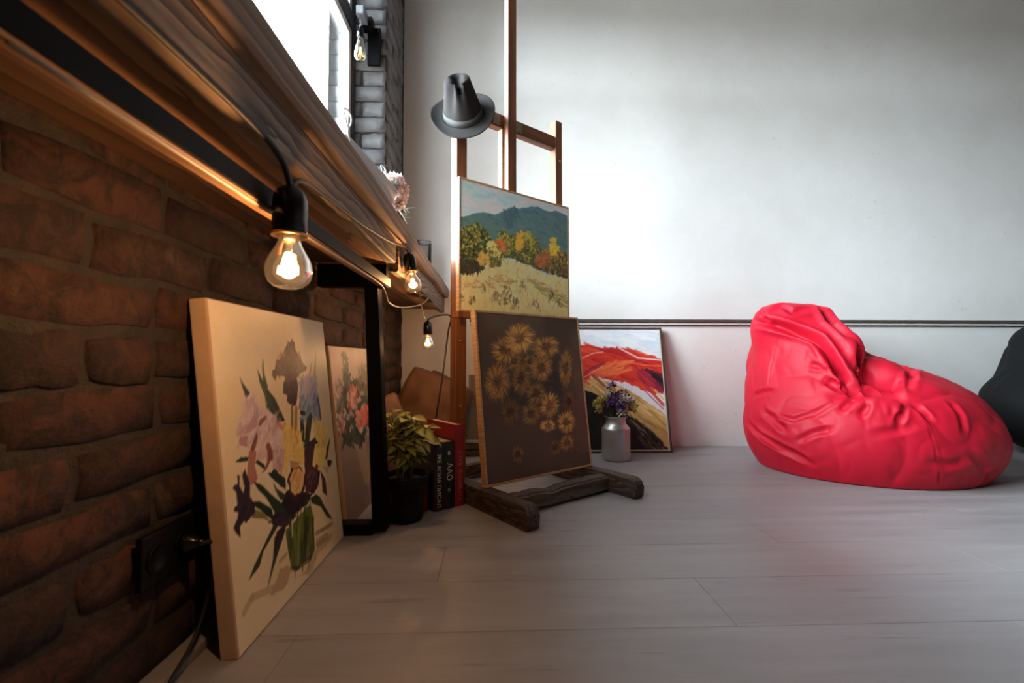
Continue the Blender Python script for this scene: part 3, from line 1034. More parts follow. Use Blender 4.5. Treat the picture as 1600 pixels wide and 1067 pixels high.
    def dab(self, x, y, length, width, ang, col, alpha=1.0):
        """one brush dab, angle in sheet space"""
        dx, dy = math.cos(ang) * length / 2, math.sin(ang) * length / 2
        self.line([(x - dx, y - dy), (x + dx, y + dy)], width, col, alpha)
    def scatter(self, pts, n, cols, length, width, ang=(0, 6.3), alpha=0.9):
        """n dabs inside a polygon"""
        p = np.array(pts, float); lo, hi = p.min(0), p.max(0)
        k = 0; tries = 0
        while k < n and tries < n * 12:
            tries += 1
            x, y = self.rs.uniform(lo, hi)
            ins = False
            for i in range(len(p)):
                ax, ay = p[i]; bx, by = p[i - 1]
                if (ay > y) != (by > y) and x < (bx - ax) * (y - ay) / (by - ay) + ax:
                    ins = not ins
            if not ins: continue
            k += 1
            t = (y - lo[1]) / (hi[1] - lo[1])
            c = cols(t, self.rs) if callable(cols) else cols[self.rs.randint(len(cols))]
            self.dab(x, y, length * self.rs.uniform(0.5, 1.3), width * self.rs.uniform(0.6, 1.3), self.rs.uniform(*ang), c, alpha)

def paint_mesh(parent, W, H, pic, mat, y=0.0, inset=0.0, gain=1.0):
    nx, ny = pic.nx, pic.ny
    xs = np.linspace(inset, W - inset, nx); zs = np.linspace(H - inset, inset, ny)
    X, Z = np.meshgrid(xs, zs)
    V = np.stack([X.ravel(), np.full(X.size, y), Z.ravel()], 1)
    idx = np.arange(nx * ny).reshape(ny, nx)
    F = np.stack([idx[1:, :-1], idx[1:, 1:], idx[:-1, 1:], idx[:-1, :-1]], -1).reshape(-1, 4)
    me = bpy.data.meshes.new('painted_picture')
    me.vertices.add(len(V)); me.vertices.foreach_set('co', V.astype(np.float32).ravel())
    me.loops.add(F.size); me.loops.foreach_set('vertex_index', F.astype(np.int32).ravel())
    me.polygons.add(len(F)); me.polygons.foreach_set('loop_start', np.arange(0, F.size, 4, dtype=np.int32))
    me.update(calc_edges=True)
    set_cols(me, lin(np.clip(pic.img * gain, 0, 1)).reshape(-1, 3))
    me.materials.append(mat)
    o = bpy.data.objects.new('painted_picture', me)
    C.objects.link(o); o.parent = parent
    return o

def place(o, loc, rz, tilt):
    o.matrix_world = Matrix.Translation(loc) @ Matrix.Rotation(rz, 4, 'Z') @ Matrix.Rotation(-tilt, 4, 'X')

def frame4(parent, W, H, fw, y0, y1, mat, bev=0.0015):
    """four mitre-less frame bars around the picture"""
    box('frame_bar', (0, y0, 0), (W, y1, fw), mat, parent, bev)
    box('frame_bar', (0, y0, H - fw), (W, y1, H), mat, parent, bev)
    box('frame_bar', (0, y0, fw + 0.0002), (fw, y1, H - fw - 0.0002), mat, parent, bev)
    box('frame_bar', (W - fw, y0, fw + 0.0002), (W, y1, H - fw - 0.0002), mat, parent, bev)

# ---------------------------------------------------------------- irises
def paint_irises():
    p = Picture([(326, 465), (505, 507), (547, 832), (372, 1025)], 190, 250, 11)
    p.fill((234, 212, 166), (242, 224, 182), 6)
    DG, MG = (22, 46, 26), (44, 68, 28)
    A = lambda: p.view(355, 510, 5.615)
    B = lambda: p.view(355, 690, 4.64)
    B()
    p.poly([(400, 880), (500, 860), (470, 950), (420, 1067), (330, 1067)], (176, 146, 100), 0.7, jitter=2)
    p.poly([(640, 830), (700, 680), (800, 640), (780, 700), (690, 800), (660, 900), (560, 960)], (176, 146, 100), 0.6, jitter=2)
    p.line([(680, 625), (730, 600), (800, 560)], 14, (150, 122, 84), 0.7)
    p.line([(690, 700), (760, 650)], 26, (150, 122, 84), 0.6)
    p.line([(400, 820), (450, 770)], 16, (165, 136, 92), 0.6)
    p.line([(330, 1030), (180, 1090), (120, 1200)], 30, (176, 148, 104), 0.5)
    A()
    p.poly([(110, 375), (150, 450), (205, 520), (170, 570), (140, 480)], DG)
    p.poly([(252, 245), (270, 330), (340, 470), (430, 580), (520, 770), (450, 785), (350, 680), (340, 560), (290, 440)], MG, col2=DG)
    p.poly([(318, 245), (330, 360), (365, 480), (345, 530), (322, 450), (312, 300)], MG)
    p.line([(300, 450), (400, 640), (480, 760)], 14, (78, 96, 44), 0.6)
    iris = [(565, 112), (595, 125), (605, 180), (640, 240), (680, 310), (710, 330), (700, 365), (640, 380), (620, 420), (635, 500), (620, 560), (620, 640), (590, 645), (535, 610), (540, 555), (500, 540), (500, 450), (520, 405), (440, 390), (440, 440), (405, 400), (405, 345), (425, 345), (440, 260), (505, 250), (510, 170), (530, 150)]
    p.poly(iris, (98, 66, 54), jitter=0.8)
    p.scatter([(440, 260), (570, 120), (690, 330), (620, 420), (520, 400), (430, 380)], 90, [(124, 84, 62), (80, 50, 46), (144, 98, 66), (66, 40, 42)], 50, 9, (1.0, 2.1), 0.7)
    p.poly([(500, 450), (625, 430), (635, 500), (620, 640), (590, 645), (535, 610), (540, 555), (500, 540)], (60, 36, 48), jitter=0.6)
    p.scatter([(510, 460), (620, 450), (610, 630), (545, 600)], 20, [(36, 22, 34), (84, 56, 62), (110, 80, 70)], 40, 10, (1.2, 2), 0.7)
    p.line([(580, 640), (585, 830)], 16, (118, 112, 48))
    p.line([(620, 670), (618, 860)], 22, (170, 128, 56)); p.line([(600, 690), (600, 820)], 8, (214, 178, 96))
    p.line([(745, 740), (730, 850), (712, 990)], 46, (40, 62, 28)); p.line([(675, 780), (680, 920)], 36, (24, 38, 28)); p.line([(704, 790), (698, 930)], 9, (205, 190, 140))
    p.poly([(790, 190), (792, 470), (760, 430), (775, 330)], (196, 150, 74)); p.poly([(757, 270), (745, 390), (728, 400), (740, 330)], (190, 140, 74))
    blue = [(660, 420), (720, 395), (780, 440), (805, 470), (800, 560), (830, 690), (842, 780), (790, 790), (750, 700), (700, 780), (640, 750), (690, 720), (650, 680), (650, 580), (645, 480)]
    p.poly(blue, (196, 182, 190), col2=(136, 154, 174), jitter=1)
    p.scatter(blue, 70, lambda t, r: [(190, 176, 184), (160, 148, 172), (140, 150, 178)][r.randint(3)] if t < 0.45 else [(122, 142, 170), (146, 162, 182), (168, 176, 188), (106, 124, 150)][r.randint(4)], 60, 16, (1.1, 2.2), 0.6)
    p.line([(815, 600), (842, 770)], 14, (84, 76, 90)); p.dab(678, 712, 30, 20, 0.2, (40, 40, 52))
    pink = [(240, 510), (275, 560), (270, 650), (330, 640), (390, 700), (440, 715), (450, 775), (520, 780), (525, 1080), (190, 1080), (230, 950), (180, 975), (110, 960), (110, 870), (85, 830), (130, 720), (140, 600), (180, 560)]
    p.poly(pink, (228, 204, 194), jitter=1.2)
    p.scatter(pink, 110, [(240, 222, 212), (220, 186, 176), (206, 168, 162), (232, 206, 190), (196, 156, 150)], 90, 18, (1.3, 2.4), 0.55)
    p.poly([(280, 640), (270, 800), (180, 860), (170, 820)], (190, 150, 146), 0.75); p.poly([(110, 880), (180, 870), (180, 970), (115, 960)], (176, 132, 128), 0.8, jitter=1)
    p.poly([(350, 712), (352, 740), (300, 800), (275, 800), (290, 750)], (150, 96, 74)); p.poly([(262, 850), (275, 900), (220, 1080), (185, 1080), (215, 970)], (134, 82, 66))
    p.line([(370, 980), (400, 1070)], 40, (142, 90, 74)); p.line([(445, 780), (500, 830), (520, 800)], 22, (206, 130, 104), 0.8)
    yel = [(510, 830), (560, 790), (600, 860), (660, 850), (690, 1000), (680, 1080), (510, 1080)]
    p.poly(yel, (238, 204, 108), jitter=1); p.scatter(yel, 50, [(248, 222, 138), (226, 184, 84), (212, 166, 72), (246, 214, 120)], 90, 16, (1.2, 1.9), 0.7)
    yr = [(770, 790), (850, 790), (880, 850), (910, 930), (880, 1080), (790, 1080), (800, 950)]
    p.poly(yr, (240, 206, 110), jitter=1); p.scatter(yr, 40, [(250, 226, 146), (224, 182, 84), (246, 212, 118)], 80, 16, (1.2, 1.9), 0.7)
    p.poly([(700, 980), (740, 960), (790, 930), (825, 960), (795, 985), (780, 1080), (690, 1080)], (54, 38, 52), jitter=1)
    p.poly([(935, 915), (915, 1062), (885, 1062)], DG)
    B()
    p.poly([(55, 70), (100, 40), (155, 40), (150, 70), (90, 75)], DG); p.poly([(205, 80), (225, 65), (280, 105), (275, 135)], DG)
    p.poly([(300, 170), (350, 140), (440, 210), (440, 300), (380, 250)], DG, jitter=1)
    p.poly([(160, 0), (215, 0), (205, 110), (225, 200), (175, 250), (150, 200), (148, 120)], (186, 124, 98)); p.poly([(300, 0), (342, 0), (330, 60), (290, 140), (258, 162), (300, 80)], (142, 84, 64))
    p.poly([(342, 0), (430, 0), (410, 175), (340, 130)], (206, 172, 164)); p.poly([(215, 0), (300, 0), (290, 40), (250, 70)], (226, 190, 172))
    p.scatter([(342, 0), (430, 0), (410, 170), (345, 130)], 16, [(190, 152, 150), (222, 192, 182)], 60, 14, (1.3, 1.9), 0.6)
    p.poly([(430, 0), (475, 0), (460, 120), (435, 195), (405, 190), (420, 100)], (242, 212, 122)); p.poly([(480, 0), (590, 0), (585, 100), (545, 120), (490, 70)], (240, 206, 104)); p.poly([(470, 80), (540, 100), (530, 150), (475, 200)], (196, 158, 118))
    p.poly([(655, 0), (740, 0), (755, 80), (720, 140), (690, 155), (640, 130)], (244, 216, 124)); p.poly([(720, 140), (775, 140), (750, 195)], (220, 180, 110))
    p.poly([(750, 0), (760, 0), (752, 80), (735, 90)], DG); p.poly([(752, 90), (790, 100), (775, 145), (755, 130)], (40, 34, 28))
    p.poly([(440, 300), (480, 280), (520, 340), (560, 310), (640, 330), (610, 400), (520, 470), (500, 520), (440, 560), (330, 540), (340, 480), (400, 400)], (34, 26, 30), jitter=1)
    p.scatter([(350, 470), (440, 420), (520, 470), (440, 560), (340, 530)], 26, [(70, 50, 60), (24, 18, 24), (54, 44, 52)], 50, 16, (0, 3.1), 0.8)
    p.poly([(580, 0), (650, 0), (640, 130), (700, 170), (690, 280), (650, 335), (590, 310), (580, 120)], (74, 44, 52), jitter=1)
    p.scatter([(600, 140), (695, 175), (650, 330), (595, 300)], 20, [(110, 74, 72), (50, 28, 38), (90, 54, 58)], 70, 10, (1.7, 2.3), 0.8)
    p.poly([(700, 165), (740, 230), (757, 355), (720, 320), (715, 240)], (84, 44, 48))
    p.poly([(455, 230), (480, 130), (540, 130), (595, 190), (580, 300), (530, 380), (480, 360)], (70, 38, 40), jitter=1.5)
    p.poly([(470, 220), (490, 150), (540, 140), (580, 180), (570, 260), (550, 320), (510, 335), (480, 290)], (240, 196, 128), jitter=1); p.scatter([(480, 230), (500, 160), (560, 160), (560, 270), (520, 320)], 20, [(250, 214, 150), (226, 170, 96), (214, 150, 84)], 60, 9, (1.3, 2.1), 0.8)
    p.poly([(190, 215), (260, 250), (330, 320), (400, 380), (440, 460), (360, 460), (290, 340), (230, 280)], DG, col2=(34, 60, 30)); p.poly([(340, 225), (370, 280), (430, 320), (430, 360), (400, 365), (360, 290)], (50, 76, 36))
    p.poly([(180, 365), (240, 365), (330, 420), (350, 490), (330, 505), (250, 430), (200, 400)], DG); p.poly([(205, 420), (270, 450), (325, 520), (270, 495), (180, 485)], (140, 128, 62))
    p.poly([(70, 165), (88, 175), (90, 240), (115, 300), (125, 250), (110, 170), (130, 130), (165, 230), (165, 330), (205, 400), (205, 440), (135, 520), (120, 505), (85, 545), (95, 632), (60, 600), (40, 550), (70, 480), (75, 440), (45, 430), (50, 395), (75, 385), (65, 290), (35, 260), (45, 235), (70, 230)], (40, 28, 40), jitter=0.5)
    p.scatter([(80, 300), (160, 330), (190, 420), (120, 500), (80, 420)], 18, [(76, 56, 70), (28, 20, 28), (60, 42, 56)], 46, 10, (0.8, 2.4), 0.7)
    p.poly([(630, 360), (670, 335), (705, 360), (740, 430), (805, 530), (760, 510), (710, 430), (640, 400)], (36, 60, 30))
    vase = [(440, 590), (500, 540), (560, 470), (630, 405), (655, 500), (670, 740), (640, 830), (520, 910), (490, 880), (460, 740)]
    p.poly(vase, (104, 116, 46), col2=(74, 84, 28)); p.scatter(vase, 46, [(60, 76, 26), (126, 138, 62), (46, 58, 22), (96, 110, 40)], 150, 12, (1.45, 1.7), 0.65)
    p.line([(490, 520), (495, 640)], 9, (226, 220, 180)); p.line([(545, 560), (540, 850)], 22, (132, 144, 66), 0.8); p.line([(600, 520), (590, 820)], 24, (44, 54, 22), 0.8)
    p.line([(500, 880), (540, 880), (600, 840), (645, 790)], 12, (30, 34, 18)); p.line([(560, 870), (620, 825)], 8, (170, 176, 120), 0.8)
    p.poly([(355, 530), (390, 540), (270, 740), (240, 850), (150, 962), (200, 840)], (36, 52, 30)); p.poly([(355, 640), (440, 565), (430, 620), (370, 800), (300, 1037), (345, 800)], (36, 50, 32)); p.poly([(370, 600), (440, 540), (440, 590), (365, 710)], (44, 28, 40))
    return p

pt = thing('iris_canvas', 'large unframed canvas of irises in a green vase, leaning on the brick wall', 'painting')
Wp, Hp = 0.555, 0.645
place(pt, (-0.452, 0.838, 0.001), math.pi / 2, math.radians(6.4))
box('canvas_body', (0, 0.0006, 0), (Wp, 0.032, Hp), M['canvas_edge'], pt, 0.003)
paint_mesh(pt, Wp, Hp, paint_irises(), M['oil_gloss'], 0.0, 0.003)

# ---------------------------------------------------------------- roses
def paint_roses():
    p = Picture([(512.6, 540.6), (572.1, 545.2), (596.9, 766.8), (543.9, 828)], 120, 170, 12)
    p.fill((196, 172, 158), (214, 190, 172), 4)
    p.view(505, 535, 4.19)
    p.poly([(60, 560), (330, 620), (420, 1300), (60, 1300)], (150, 128, 114), 0.8, col2=(104, 86, 76))
    p.poly([(200, 640), (270, 600), (310, 850), (300, 945), (270, 930)], (176, 150, 126), jitter=1)
    p.poly([(120, 330), (170, 250), (280, 260), (310, 500), (260, 640), (170, 690), (100, 560), (90, 430)], (58, 68, 52), 0.85, jitter=3)
    p.scatter([(110, 300), (290, 230), (320, 520), (260, 660), (130, 680), (90, 480)], 150, [(46, 60, 42), (70, 84, 58), (96, 104, 78), (40, 48, 40)], 60, 8, (0.8, 2.3), 0.8)
    p.scatter([(125, 70), (150, 70), (180, 280), (130, 280)], 60, [(84, 96, 84), (104, 110, 98), (64, 78, 62)], 26, 7, (0.8, 2.4), 0.8)
    p.scatter([(230, 160), (290, 130), (320, 340), (230, 320)], 60, [(134, 118, 84), (112, 108, 70), (160, 130, 100)], 44, 6, (1.0, 2.0), 0.8)
    p.scatter([(70, 210), (120, 260), (130, 460), (80, 420)], 40, [(150, 130, 118), (110, 104, 90), (170, 146, 132)], 40, 5, (1.0, 2.2), 0.8)
    for (x, y, a, b, c) in ((192, 365, 32, 75, (226, 128, 100)), (240, 510, 24, 70, (226, 120, 92)), (275, 475, 22, 62, (206, 106, 84)), (122, 535, 22, 62, (176, 106, 92))):
        q = [(x + a * math.cos(t), y + b * math.sin(t)) for t in np.linspace(0, 6.28, 18)[:-1]]
        p.poly(q, c, jitter=1); p.scatter(q, 22, [tuple(min(255, int(v * k)) for v in c) for k in (0.78, 0.9, 1.12, 1.2)], 40, 8, (0.6, 2.5), 0.8)
    for i in range(40):
        x, y = p.rs.uniform(90, 260), p.rs.uniform(330, 590)
        p.dab(x, y, 14, 9, p.rs.uniform(0, 3), [(206, 188, 190), (222, 206, 200), (184, 164, 176)][i % 3], 0.8)
    return p
pr = thing('rose_canvas', 'small unframed painting of pink roses in a pale vase, behind the steel post', 'painting')
Wr, Hr = 0.42, 0.575
place(pr, (-0.458, 1.452, 0.0008), math.pi / 2, math.radians(7.0))
box('canvas_body', (0, 0.0006, 0), (Wr, 0.017, Hr), M['canvas_edge'], pr, 0.002)
paint_mesh(pr, Wr, Hr, paint_roses(), M['oil'], 0.0, 0.002)

# ---------------------------------------------------------------- mountain landscape
def paint_land():
    p = Picture([(714, 276), (887, 328), (893, 498), (716, 487)], 230, 200, 13)
    p.view(690, 270, 4.64)
    p.fill((150, 184, 204), (190, 210, 220), 4)
    p.scatter([(110, 20), (920, 280), (920, 340), (110, 330)], 130, [(206, 218, 224), (176, 202, 216), (224, 228, 228), (150, 186, 208)], 90, 22, (-0.2, 0.7), 0.4)
    p.poly([(350, 250), (440, 240), (420, 290), (360, 300), (290, 270)], (232, 234, 232), 0.7, jitter=3)
    mtn = [(100, 312), (180, 300), (250, 280), (300, 282), (380, 297), (440, 280), (480, 255), (520, 245), (560, 258), (640, 246), (700, 250), (740, 272), (790, 285), (830, 280), (930, 326), (930, 620), (100, 620)]
    p.poly(mtn, (84, 118, 126), col2=(96, 124, 110), jitter=0.8)
    p.scatter([(x, y + (22 if y < 600 else 0)) for x, y in mtn], 420, lambda t, r: [(76, 108, 120), (92, 122, 124), (84, 112, 104), (110, 126, 112), (68, 98, 106)][r.randint(5)], 44, 12, (0.2, 1.1), 0.4)
    p.scatter([(430, 300), (520, 255), (560, 300), (470, 420)], 40, [(66, 94, 104), (74, 102, 108)], 60, 12, (0.8, 1.4), 0.5)
    grass = [(100, 660), (300, 690), (440, 630), (620, 660), (760, 740), (940, 770), (960, 1080), (100, 1020)]
    p.poly(grass, (214, 196, 138), jitter=1)
    p.scatter(grass, 700, [(226, 208, 150), (206, 186, 122), (190, 168, 104), (234, 220, 170), (176, 156, 96), (210, 188, 128)], 40, 6, (1.0, 2.1), 0.75)
    for (pts, n) in (([(120, 790), (300, 780), (420, 740), (560, 790), (440, 850), (130, 840)], 120), ([(560, 760), (700, 780), (940, 900), (930, 930), (700, 830)], 60)):
        p.scatter(pts, n, [(160, 132, 84), (146, 118, 76), (182, 154, 100)], 26, 6, (-0.2, 0.9), 0.55)
    p.scatter([(640, 770), (930, 910), (940, 990), (700, 860)], 60, [(150, 150, 86), (128, 136, 76)], 60, 6, (0.3, 0.7), 0.6)
    def tree(pts, n, top, base):
        p.poly(pts, base[0], 0.9, jitter=2.5)
        p.scatter(pts, n * 2, lambda t, r: (top if r.rand() > t * 1.05 else base)[r.randint(3)], 17, 10, (0, 3.14), 0.7)
    tree([(100, 400), (160, 390), (240, 350), (290, 390), (350, 470), (350, 600), (300, 700), (200, 740), (100, 730)], 330, [(140, 142, 56), (178, 172, 86), (104, 116, 46)], [(48, 54, 34), (70, 76, 42), (38, 42, 34)])
    p.scatter([(110, 640), (300, 640), (260, 730), (120, 730)], 80, [(44, 46, 38), (60, 54, 44), (78, 70, 46)], 40, 8, (1.1, 2.0), 0.8)
    tree([(390, 500), (430, 400), (470, 440), (540, 470), (560, 440), (640, 430), (700, 500), (730, 560), (690, 690), (560, 640), (440, 600)], 300, [(170, 166, 74), (150, 150, 62), (190, 150, 66)], [(74, 84, 48), (96, 100, 54), (58, 68, 46)])
    p.scatter([(380, 490), (450, 490), (470, 570), (420, 570)], 50, [(186, 106, 60), (170, 90, 52), (196, 128, 74)], 26, 12, (0, 3.1), 0.85)
    p.scatter([(555, 430), (590, 430), (590, 560), (550, 560)], 40, [(214, 168, 60), (196, 148, 60)], 26, 12, (0, 3.1), 0.8)
    tree([(690, 600), (760, 560), (800, 540), (880, 580), (935, 600), (945, 770), (860, 750), (760, 720), (690, 690)], 260, [(184, 164, 68), (150, 110, 60), (132, 128, 60)], [(80, 78, 46), (110, 84, 54), (56, 62, 44)])
    p.scatter([(805, 480), (835, 480), (860, 590), (800, 600)], 70, [(218, 178, 56), (200, 158, 52), (228, 196, 90)], 26, 11, (0, 3.1), 0.85)
    p.scatter([(690, 600), (790, 570), (790, 680), (690, 680)], 60, [(164, 96, 58), (140, 84, 54), (176, 116, 66)], 26, 11, (0, 3.1), 0.7)
    tree([(330, 500), (370, 495), (420, 560), (452, 600), (420, 680), (350, 690), (320, 600)], 110, [(238, 226, 150), (226, 206, 112), (210, 190, 90)], [(90, 92, 48), (120, 112, 56), (66, 72, 42)])
    p.scatter([(260, 570), (340, 570), (340, 670), (260, 670)], 50, [(204, 168, 92), (184, 150, 80)], 26, 11, (0, 3.1), 0.75)
    for (x, y, s, n) in ((480, 900, 70, 90), (400, 910, 40, 40), (215, 935, 36, 30), (550, 960, 40, 36), (810, 905, 40, 24), (600, 830, 36, 20), (300, 850, 30, 14), (700, 970, 40, 20), (130, 920, 30, 20), (880, 950, 30, 14)):
        for i in range(n):
            yy = p.rs.uniform(-1, 1)
            xx = p.rs.uniform(-1, 1) * (0.35 + 0.65 * (yy + 1) / 2)
            p.dab(x + xx * s, y + yy * s, 16, 5, p.rs.uniform(0.9, 2.2), [(58, 66, 46), (84, 86, 54), (48, 54, 42), (130, 122, 74)][p.rs.randint(4)], 0.55)
    return p
pa = thing('landscape_painting', 'thin-framed landscape of green mountains and golden meadow, upper picture on the easel', 'painting')
Wl, Hl = 0.582, 0.513
place(pa, EM @ Vector((-0.042, -0.0695, 0.7088)), ER, 0.0)
frame4(pa, Wl, Hl, 0.0075, -0.002, 0.0195, M['frame'])
box('canvas_body', (0.0077, 0.0010, 0.0077), (Wl - 0.0077, 0.016, Hl - 0.0077), M['canvas_edge'], pa)
paint_mesh(pa, Wl, Hl, paint_land(), M['oil'], 0.0004, 0.0077, 1.30)

# ---------------------------------------------------------------- sunflowers
def paint_sun():
    p = Picture([(737, 487), (893, 498), (926, 726), (762, 758)], 190, 230, 14)
    p.fill((70, 60, 48), (92, 78, 60), 4)
    p.view(735, 485, 4.54)
    p.poly([(60, 650), (700, 700), (860, 1250), (100, 1250)], (74, 58, 48), 0.6, jitter=4)
    p.poly([(700, 560), (800, 700), (860, 1000), (640, 1000)], (104, 74, 52), 0.5, jitter=5)
    p.scatter([(260, 300), (600, 400), (640, 700), (300, 650)], 120, [(44, 50, 42), (54, 60, 50), (38, 40, 36)], 80, 24, (0, 3.1), 0.5)
    fl = [(270, 710, 62, 90, .55), (690, 640, 36, 75, .5), (605, 970, 42, 52, .58), (340, 470, 66, 112, .66), (450, 580, 68, 78, .66), (285, 345, 52, 62, .7), (400, 350, 42, 42, .68), (175, 500, 84, 132, .82), (420, 725, 62, 72, .7), (220, 270, 95, 92, .84), (480, 400, 78, 88, .8), (655, 400, 44, 120, .76), (510, 250, 92, 76, .85), (330, 1015, 38, 58, .62), (685, 935, 44, 52, .78), (320, 190, 105, 98, 1.05), (550, 665, 64, 86, .98), (545, 810, 52, 40, 1.02), (675, 785, 58, 76, 1.02)]
    for (x, y, a, b, k) in fl:
        n = int(110 + (a + b) * 1.1)
        base = np.array((214, 166, 92)) * k
        for i in range(n):
            t = p.rs.uniform(0, 6.283)
            r0, r1 = p.rs.uniform(0.12, 0.75), p.rs.uniform(0.70, 1.15)
            c = np.clip(base * p.rs.uniform(0.5, 1.25) * np.array((1, p.rs.uniform(0.9, 1.04), p.rs.uniform(0.7, 1.1))), 0, 255)
            j1, j2 = p.rs.uniform(-8, 8, 2); p.line([(x + j1 + a * r0 * math.cos(t), y + j2 + b * r0 * math.sin(t)), (x + j1 + a * r1 * math.cos(t + 0.2), y + j2 + b * r1 * math.sin(t + 0.2))], 6, tuple(c), 0.6, w1=3)
        for i in range(int(n * 0.35)):
            t, r = p.rs.uniform(0, 6.283), p.rs.uniform(0, 0.36)
            c = np.clip(np.array((116, 86, 54)) * k * p.rs.uniform(0.6, 1.4), 0, 255)
            p.dab(x + a * r * math.cos(t), y + b * r * math.sin(t), 14, 8, t, tuple(c), 0.7)
    return p
ps = thing('sunflower_painting', 'pine-framed dark painting of golden sunflowers, lower picture resting on the easel base', 'painting')
Ws, Hs = 0.548, 0.642
place(ps, EM @ Vector((-0.004, -0.199, 0.0760)), ER, math.radians(7.2))
frame4(ps, Ws, Hs, 0.0085, -0.002, 0.027, M['frame'])
box('canvas_body', (0.0087, 0.0010, 0.0087), (Ws - 0.0087, 0.022, Hs - 0.0087), M['canvas_edge'], ps)
paint_mesh(ps, Ws, Hs, paint_sun(), M['oil'], 0.0004, 0.0087, 1.18)

# ---------------------------------------------------------------- red abstract
def paint_abs():
    p = Picture([(840.3, 512), (1036, 511), (1050, 707.5), (844.8, 711)], 190, 190, 15)
    p.view(880, 480, 4.27)
    p.fill((214, 222, 230), (230, 234, 238), 3)
    p.scatter([(-180, 120), (670, 130), (690, 330), (-180, 240)], 120, [(200, 214, 226), (236, 238, 240), (220, 226, 232)], 140, 22, (0.05, 0.35), 0.5)
    p.poly([(-180, 560), (140, 470), (300, 500), (460, 560), (720, 740), (730, 1000), (-180, 1000)], (206, 168, 104), jitter=1)
    p.scatter([(130, 480), (300, 500), (460, 580), (710, 740), (715, 880), (500, 740), (140, 580)], 120, [(222, 184, 116), (196, 152, 84), (232, 204, 150), (180, 132, 70)], 120, 16, (0.4, 0.8), 0.6)
    p.poly([(-180, 560), (130, 550), (220, 590), (300, 640), (420, 720), (520, 790), (640, 880), (725, 985), (-180, 1000)], (22, 18, 18), jitter=2)
    p.scatter([(420, 730), (560, 800), (720, 960), (560, 980)], 90, [(30, 26, 22), (60, 50, 38), (226, 220, 204), (90, 74, 54), (20, 18, 18)], 90, 5, (0.6, 0.95), 0.8)
    p.scatter([(200, 700), (440, 760), (600, 960), (300, 960)], 40, [(48, 22, 22), (34, 18, 20)], 120, 14, (0.4, 0.9), 0.6)
    p.poly([(300, 470), (400, 470), (560, 540), (700, 650), (705, 720), (560, 620), (430, 550), (330, 510)], (226, 222, 230), jitter=1.5)
    red = [(-180, 200), (95, 235), (260, 265), (400, 255), (560, 300), (690, 335), (700, 420), (700, 560), (640, 590), (560, 560), (440, 510), (300, 480), (220, 450), (120, 500), (-180, 520)]
    p.poly(red, (206, 48, 34), jitter=1.5)
    p.scatter(red, 170, [(220, 64, 40), (190, 36, 32), (232, 92, 54), (176, 30, 36), (214, 54, 36)], 150, 18, (0.05, 0.55), 0.65)
    p.scatter([(240, 380), (460, 340), (420, 430), (240, 470)], 40, [(236, 120, 66), (232, 100, 56)], 120, 14, (-0.6, -0.1), 0.6)
    for pts, w, c in (([(100, 470), (200, 400), (280, 370)], 18, (150, 40, 60)), ([(110, 340), (200, 300), (270, 290)], 8, (226, 160, 150)), ([(120, 480), (270, 390)], 5, (236, 190, 180)), ([(380, 258), (520, 330), (690, 345)], 10, (240, 226, 224)), ([(300, 280), (450, 330), (690, 400)], 12, (158, 30, 40)), ([(440, 360), (560, 380), (690, 390)], 9, (236, 110, 60)), ([(470, 430), (600, 560), (690, 660)], 20, (196, 60, 50)), ([(600, 520), (690, 620)], 16, (232, 186, 110)), ([(560, 560), (690, 690)], 7, (170, 30, 40)), ([(200, 460), (280, 530)], 22, (150, 70, 50))):
        p.line(pts, w, c, 0.85)
    p.poly([(540, 400), (620, 410), (700, 450), (705, 570), (640, 500), (560, 460)], (74, 26, 52), 0.9, jitter=2); p.poly([(580, 430), (640, 440), (705, 480), (705, 530), (640, 480)], (24, 16, 24), 0.9, jitter=1.5)
    p.scatter([(480, 420), (580, 430), (690, 560), (600, 560)], 40, [(150, 30, 60), (120, 26, 56), (206, 50, 60)], 90, 9, (0.5, 0.9), 0.7)
    return p
pb = thing('abstract_painting', 'dark-framed abstract painting with red strokes, leaning on the white back wall', 'painting')
Wa, Ha = 0.748, 0.735
place(pb, (0.25, 2.562, 0.001), 0.0, math.radians(12.2))
frame4(pb, Wa, Ha, 0.011, -0.004, 0.018, M['dark_frame'])
box('inner_slip', (0.0112, 0.0004, 0.0112), (Wa - 0.0112, 0.0020, Ha - 0.0112), plain('pale_slip', (0.66, 0.6, 0.52), 0.6), pb)
box('canvas_body', (0.0112, 0.0024, 0.0112), (Wa - 0.0112, 0.014, Ha - 0.0112), M['canvas_edge'], pb)
paint_mesh(pb, Wa, Ha, paint_abs(), M['oil'], -0.0002, 0.017)

# ---------------------------------------------------------------- plain canvas behind the easel, standing on a low dark box added in place of shadow
cr = thing('shadow_block', 'low made-up dark crate with a pale lid, behind the easel', 'block', (-0.02, 2.60, 0))
for k in range(2):
    box('slat', (-0.17, -0.10, 0.003 + 0.036 * k), (0.17, -0.085, 0.035 + 0.036 * k), M['easel_old'], cr, 0.002)
box('block_body', (-0.168, -0.0845, 0.0), (0.168, 0.10, 0.073), M['easel_old'], cr)
box('lid', (-0.175, -0.104, 0.0745), (0.175, 0.104, 0.083), plain('pale_board', (0.38, 0.35, 0.31), 0.8), cr, 0.001)
cv = thing('blank_canvas', 'plain taupe canvas standing on a low crate behind the easel', 'canvas')
place(cv, (-0.155, 2.555, 0.0832), 0.0, math.radians(8))
box('canvas_body', (0, 0, 0), (0.23, 0.016, 0.36), M['canvas_back'], cv, 0.002)
box('stretcher_bar', (0.003, 0.0162, 0.003), (0.227, 0.030, 0.030), M['frame'], cv)

